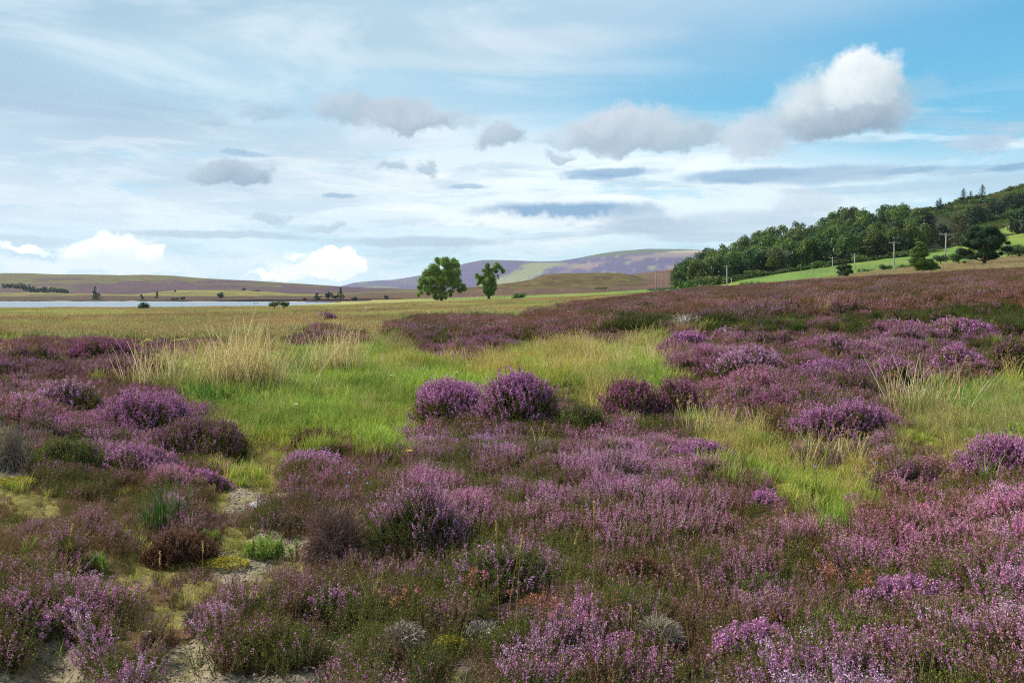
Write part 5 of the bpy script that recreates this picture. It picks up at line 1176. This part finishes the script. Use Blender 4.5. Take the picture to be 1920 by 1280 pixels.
# big individual trees at the foot of the open hill
for i, (px, w, tp, bs, colr, lab) in enumerate(((1738, 44, 398, 462, L(32, 52, 34), 'very dark rounded tree behind the lighter conifer, highest of its pair'), (1686, 52, 412, 478, L(50, 68, 28), 'large round olive tree behind the second tallest pole'), (1801, 54, 398, 462, L(74, 76, 42), 'pale-branched brownish tree behind the big dark pine'),
     (1768, 40, 420, 464, L(44, 62, 34), 'low dark tree between the tallest pole and the pale-branched tree'), (1832, 46, 388, 424, L(46, 68, 34), 'mid-green tree on the open hill above the pale-branched tree'), (1866, 40, 380, 408, L(48, 68, 34), 'rounded green tree on the open hill, upper right'),
     (1911, 40, 398, 438, L(34, 52, 34), 'dark tree at the right photo edge above the green strip'), (1900, 52, 366, 396, L(46, 66, 32), 'bushy dark tree high on the hill at the right edge'), (1620, 40, 416, 478, L(44, 62, 34), 'dark tree behind the pole left of the second tallest'), (1936, 50, 380, 440, L(40, 58, 34), 'dark tree cut off by the right photo edge'))):
    Y = Yfor(px, bs); x, y, z = at(px, Y); gpy = proj(x, y, z)[1]; H = (gpy - tp) / F * Y; Wd = w / F * Y
    p = (H, Wd, *wood_proto(90 + i, H, Wd, colr, 24, .38, low=.14, bark=L(150, 140, 118) if i == 2 else L(80, 72, 58), per=34 if i != 2 else 18))
    r_ = proto_objs(p); r_.location = (x, y, z - .3); r_['label'] = lab; r_['group'] = 'large trees at the foot of the hill'
# scrub bushes along the wood edge and over the open hill
scp = []
for i in range(4):
    r = np.random.default_rng(140 + i); lb = [(r.normal() * 1.1, r.normal() * 1.1, r.uniform(.6, 1.5), r.uniform(.6, 1.1)) for _ in range(9)]
    scp.append((limbs(r, 2.4, lb[:4], .07, L(80, 70, 56), .05, .4), crown_chips(r, lb, .26, [L(66, 98, 40), L(80, 110, 42), L(92, 110, 46), L(70, 90, 42)][i], 60, .8, .4)))
def mks(i):
    def f():
        root = thing('scrub_bush', 'bush', 'bush'); part('stem', scp[i][0], M_BARK, root, True); part('foliage', scp[i][1], M_LEAF, root); return root
    return f
n = 0
for px in np.arange(1280, 1745, 9.):
    u = np.interp(px, UPX, UPY); Y = Yfor(px, u + .5); x, y, z = at(px + rw.normal() * 2, Y - 4); s = rw.uniform(.7, 1.5) * (1.5 if px < 1330 else 1); i = int(rw.integers(0, 4))
    place(store, 's%d' % i, mks(i), (x, y, z - .2), rw.uniform(0, 6), s, 'low bush, %s from the left along the foot of the hillside wood' % (ORD[n] if n < 30 else 'thirty-' + ORD[n - 30] if n < 39 else 'fortieth' if n == 39 else 'forty-' + ORD[n - 40] if n < 49 else 'fiftieth' if n == 49 else 'fifty-' + ORD[n - 50]), 'bushes along the foot of the wood', s * .8); n += 1
n = 0
band = ['skyline', 'upper', 'middle', 'lower']
for b_ in range(4):
    cnt = 0
    for px in np.arange(1700 + b_ * 6, 1990, 12.):
        sk = np.interp(px, SKX, SKY_); lo = np.interp(px, [1700, 1780, 1860, 1990], [398, 410, 428, 425]); py = sk + 5 + (lo - sk) * b_ / 4 + rw.normal() * 2
        if py > lo: continue
        Y = min(Yfor(px, py), 518); x, y, z = at(px, Y); gpy = proj(x, y, z)[1]; s = rw.uniform(.9, 2.3)
        if b_ == 0: s = np.clip((gpy - sk) / F * Y / 2.2, .8, 3.)
        if s < .5: continue
        i = int(rw.integers(0, 4)); place(store, 's%d' % i, mks(i), (x, y, z - .2), rw.uniform(0, 6), s, '%s bush from the left in the %s band of the open hill scrub' % (ORD[min(cnt, 29)], band[b_]), 'scrub on the open hill', s); cnt += 1
def bracken():
    r = np.random.default_rng(9); gs = []
    for i, c in enumerate((L(90, 118, 46), L(108, 122, 52), L(104, 76, 62))):
        n = 120; P = r.normal(size=(n, 3)) * np.array([.7, .7, .22]) + (0, 0, .35); gs.append(chips(P, r.uniform(.12, .26, n), r.normal(size=(n, 3)) * .6 + (0, 0, 1), c * r.uniform(.6, 1.3, (n, 1)), r, .5))
    cb = proto_coll('bracken_frond', gs, M_LEAF); px = R.uniform(1690, 2060, 9000); Y = R.uniform(300, 560, 9000); X = (px - 960) / F * Y; Z = ground_z(X, Y); q = proj(X, Y, Z)[1]
    m = q < np.interp(px, [1690, 1740, 1800, 1860, 1920], [380, 400, 412, 434, 412]); X, Y, Z = X[m], Y[m], Z[m]; n = len(X)
    nz = fbm(X / 18, Y / 18, 5); idx = np.where(nz > .68, 2, np.where(nz > .5, 1, 0)); b = (fbm(X / 9, Y / 9, 8) - .5) * .6
    scatter('bracken', cb, np.stack([X, Y, Z], -1), np.stack([0 * X, 0 * X, R.uniform(0, 6, n)], -1), R.uniform(.9, 1.9, n), idx, np.stack([b, b, b], -1)); print('bracken', n)
bracken()
# dead tree with bare grey limbs
def dead_tree(label, px, pyb, H, seed, Y=None):
    Y = Y or Yfor(px, pyb) - 6; x, y, z = at(px, Y); r = np.random.default_rng(seed); g = G(); sg = G()
    def br(p, d, ln, w, lv):
        t = np.linspace(0, 1, 5)[:, None]; b = r.normal(size=3) * .18; pts = p + d * ln * t + b * ln * t ** 2; c = L(168, 162, 146) * r.uniform(.75, 1.1)
        (g if lv < 2 else sg).merge(tube(pts, w * np.linspace(1, .5, 5), c, 6 if lv < 2 else 4))
        if lv < 4:
            for k in range((4, 4, 4, 3)[lv]):
                f = r.uniform(.35, 1); q = pts[int(f * 4)]; dd = unit((d + r.normal(size=3) * np.array([.65, .65, .35]) + (0, 0, .25))[None])[0]; br(q, dd, ln * r.uniform(.45, .7), w * .5, lv + 1)
    br(np.zeros(3), np.array([0, 0, 1.]), H * .42, H * .026, 0); br(np.array([.3, 0, 0]), unit(np.array([[-.3, 0, 1.]]))[0], H * .5, H * .02, 0); br(np.array([-.2, 0, 0]), unit(np.array([[.28, 0, 1.]]))[0], H * .38, H * .016, 0)
    root = thing('dead_tree', label, 'dead tree', (x, y, z - .2), 'bare trees at the wood edge'); part('trunk', g, M_WOOD, root, True); part('branches', sg, M_WOOD, root)
dead_tree('bare grey dead tree standing out against the hillside wood', 1458, 511, 13.5, 4)
dead_tree('small broken pale trunk just right of the bare dead tree', 1469, 508, 6., 5)

# ------------------------------------------------------------------ power poles
def pole(label, px, top, base, arm, Y, lean=0., col=L(158, 156, 148), group='power poles across the slope', cross=True):
    H = (base - top) / F * Y + .5; x, y, _ = at(px, Y); z = CH - (base - HZ) / F * Y - .5; aw = arm / F * Y
    root = thing('power_pole', label, 'power pole', (x, y, z), group); root.rotation_euler = (0, lean, 0)
    part('pole', tube([(0, 0, 0), (0, 0, H * .5), (0, 0, H)], [.17, .145, .115], col, 10), M_WOOD, root, True)
    if cross:
        arm_o = part('crossarm', box((0, -.16, H - .28), (aw, .13, .17), col * .95), M_WOOD, root)
        for sx in (-.92, 0, .92):
            part('insulator', tube([(sx * aw / 2, -.16, H - .2 if sx else H), (sx * aw / 2, -.16 if sx else 0, H + .02 if sx else H + .12), (sx * aw / 2, -.16 if sx else 0, H + .1 if sx else H + .24)], [.035, .06, .03], L(120, 112, 104), 8), M_STONE, arm_o, True)
        part('brace', box((-aw * .16, -.15, H - .55), (.05, .03, aw * .36), col * .8, 0), M_WOOD, root)
for a in (('tallest wooden power pole with a crossarm, left of the big dark pine', 1771, 437.5, 508, 26, 168, radians(2.5)), ('power pole second from the right with a wide crossarm, rising over the green field', 1676, 453, 513, 21, 190, radians(.6)),
          ('power pole third from the right, between the small bushy tree and the taller poles', 1602.5, 475.5, 518, 16, 225), ('slim power pole just left of the small bushy tree, fourth from the right', 1561, 482, 524, 14, 245), ('lone power pole at the left tip of the green slope', 1363, 497.5, 538, 12, 198)):
    pole(*a)
for a in (('leftmost and palest of the distant poles in front of the brown slope', 1230, 508.5, 549, 9, 300), ('second from the left of the distant poles by the wood', 1241, 510, 541, 8, 400), ('third from the left of the distant poles by the wood', 1250.5, 513, 540, 7, 440), ('fourth from the left of the distant poles by the wood', 1258, 514, 540, 7, 480)):
    pole(*a, group='distant poles at the end of the wood')
pole('darkest, rightmost of the distant poles at the end of the wood', 1263.5, 507, 538, 5, 420, col=L(84, 62, 52), group='distant poles at the end of the wood')

# ------------------------------------------------------------------ fences
def fence(label, pts, n, h=1.15, col=L(150, 144, 130), pw=.06, wires=3):
    P = []
    for i in range(n):
        t = i / (n - 1) * (len(pts) - 1); k = min(int(t), len(pts) - 2); f = t - k; px = pts[k][0] * (1 - f) + pts[k + 1][0] * f; Y = pts[k][1] * (1 - f) + pts[k + 1][1] * f; P.append(at(px, Y))
    P = np.array(P); o = P[0].copy(); P = P - o; root = thing('fence', label, 'fence', tuple(o)); r = np.random.default_rng(n)
    for p in P: part('post', tube([p + (0, 0, -.2), p + (r.normal() * .04, 0, h * .5), p + (r.normal() * .05, 0, h * r.uniform(.92, 1.08))], [pw, pw, pw * .9], col * r.uniform(.8, 1.15), 6), M_WOOD, root)
    for w in range(wires):
        q = P + np.array([0, 0, h * (.35 + .28 * w)]); part('wire', tube(q, np.full(len(q), .012), L(120, 118, 112), 4), M_WOOD, root)
fence('post and wire fence between the bright green field and the tan grass', [(1500, 208), (1600, 196), (1700, 188), (1790, 180), (1880, 176), (1990, 170)], 40)
fence('post and wire fence with pale posts at the left tip of the green slope', [(1272, 235), (1330, 232), (1372, 238)], 12, 1.3, L(190, 186, 174), .09)
fence('long thin fence along the foot of the brown knoll', [(1010, 560), (1100, 540), (1200, 520), (1262, 510)], 38, 1.4, L(140, 130, 112), .10)
fence('faint weathered fence in the grass between the two lone trees', [(838, 300), (870, 300), (935, 310), (985, 320)], 24, 1.2, L(150, 140, 120), .07)
Y = 95.; x, y, z = at(687, Y); o = part('marker_post', tube([(0, 0, 0), (0, 0, .35), (0, 0, .72)], [.07, .07, .06], L(206, 202, 194), 8), M_WOOD); o.location = (x, y, z); put_props(o, 'short white marker post in the grassy plain left of the large lone tree', 'post')

# ------------------------------------------------------------------ air
def haze():
    m = bpy.data.materials.new('haze_air'); m.use_nodes = True; T = NT(m.node_tree); T.n.clear(); out = T.n.new('ShaderNodeOutputMaterial'); v = T.n.new('ShaderNodeVolumePrincipled')
    v.inputs['Color'].default_value = (.72, .84, 1, 1); v.inputs['Density'].default_value = .00006; v.inputs['Anisotropy'].default_value = .2
    T.l.new(v.outputs[0], out.inputs['Volume'])
    g = box((0, 3600, 198), (30000, 7800, 424), (1, 1, 1)); vv, f, c = g.arr(); f = f[:, ::1]
    me = mesh_from('haze', vv, f, None, m); o = bpy.data.objects.new('haze', me); link(o); o['kind'] = 'stuff'
    import bmesh; bm = bmesh.new(); bm.from_mesh(me); bmesh.ops.recalc_face_normals(bm, faces=bm.faces); bm.to_mesh(me); bm.free()
haze()
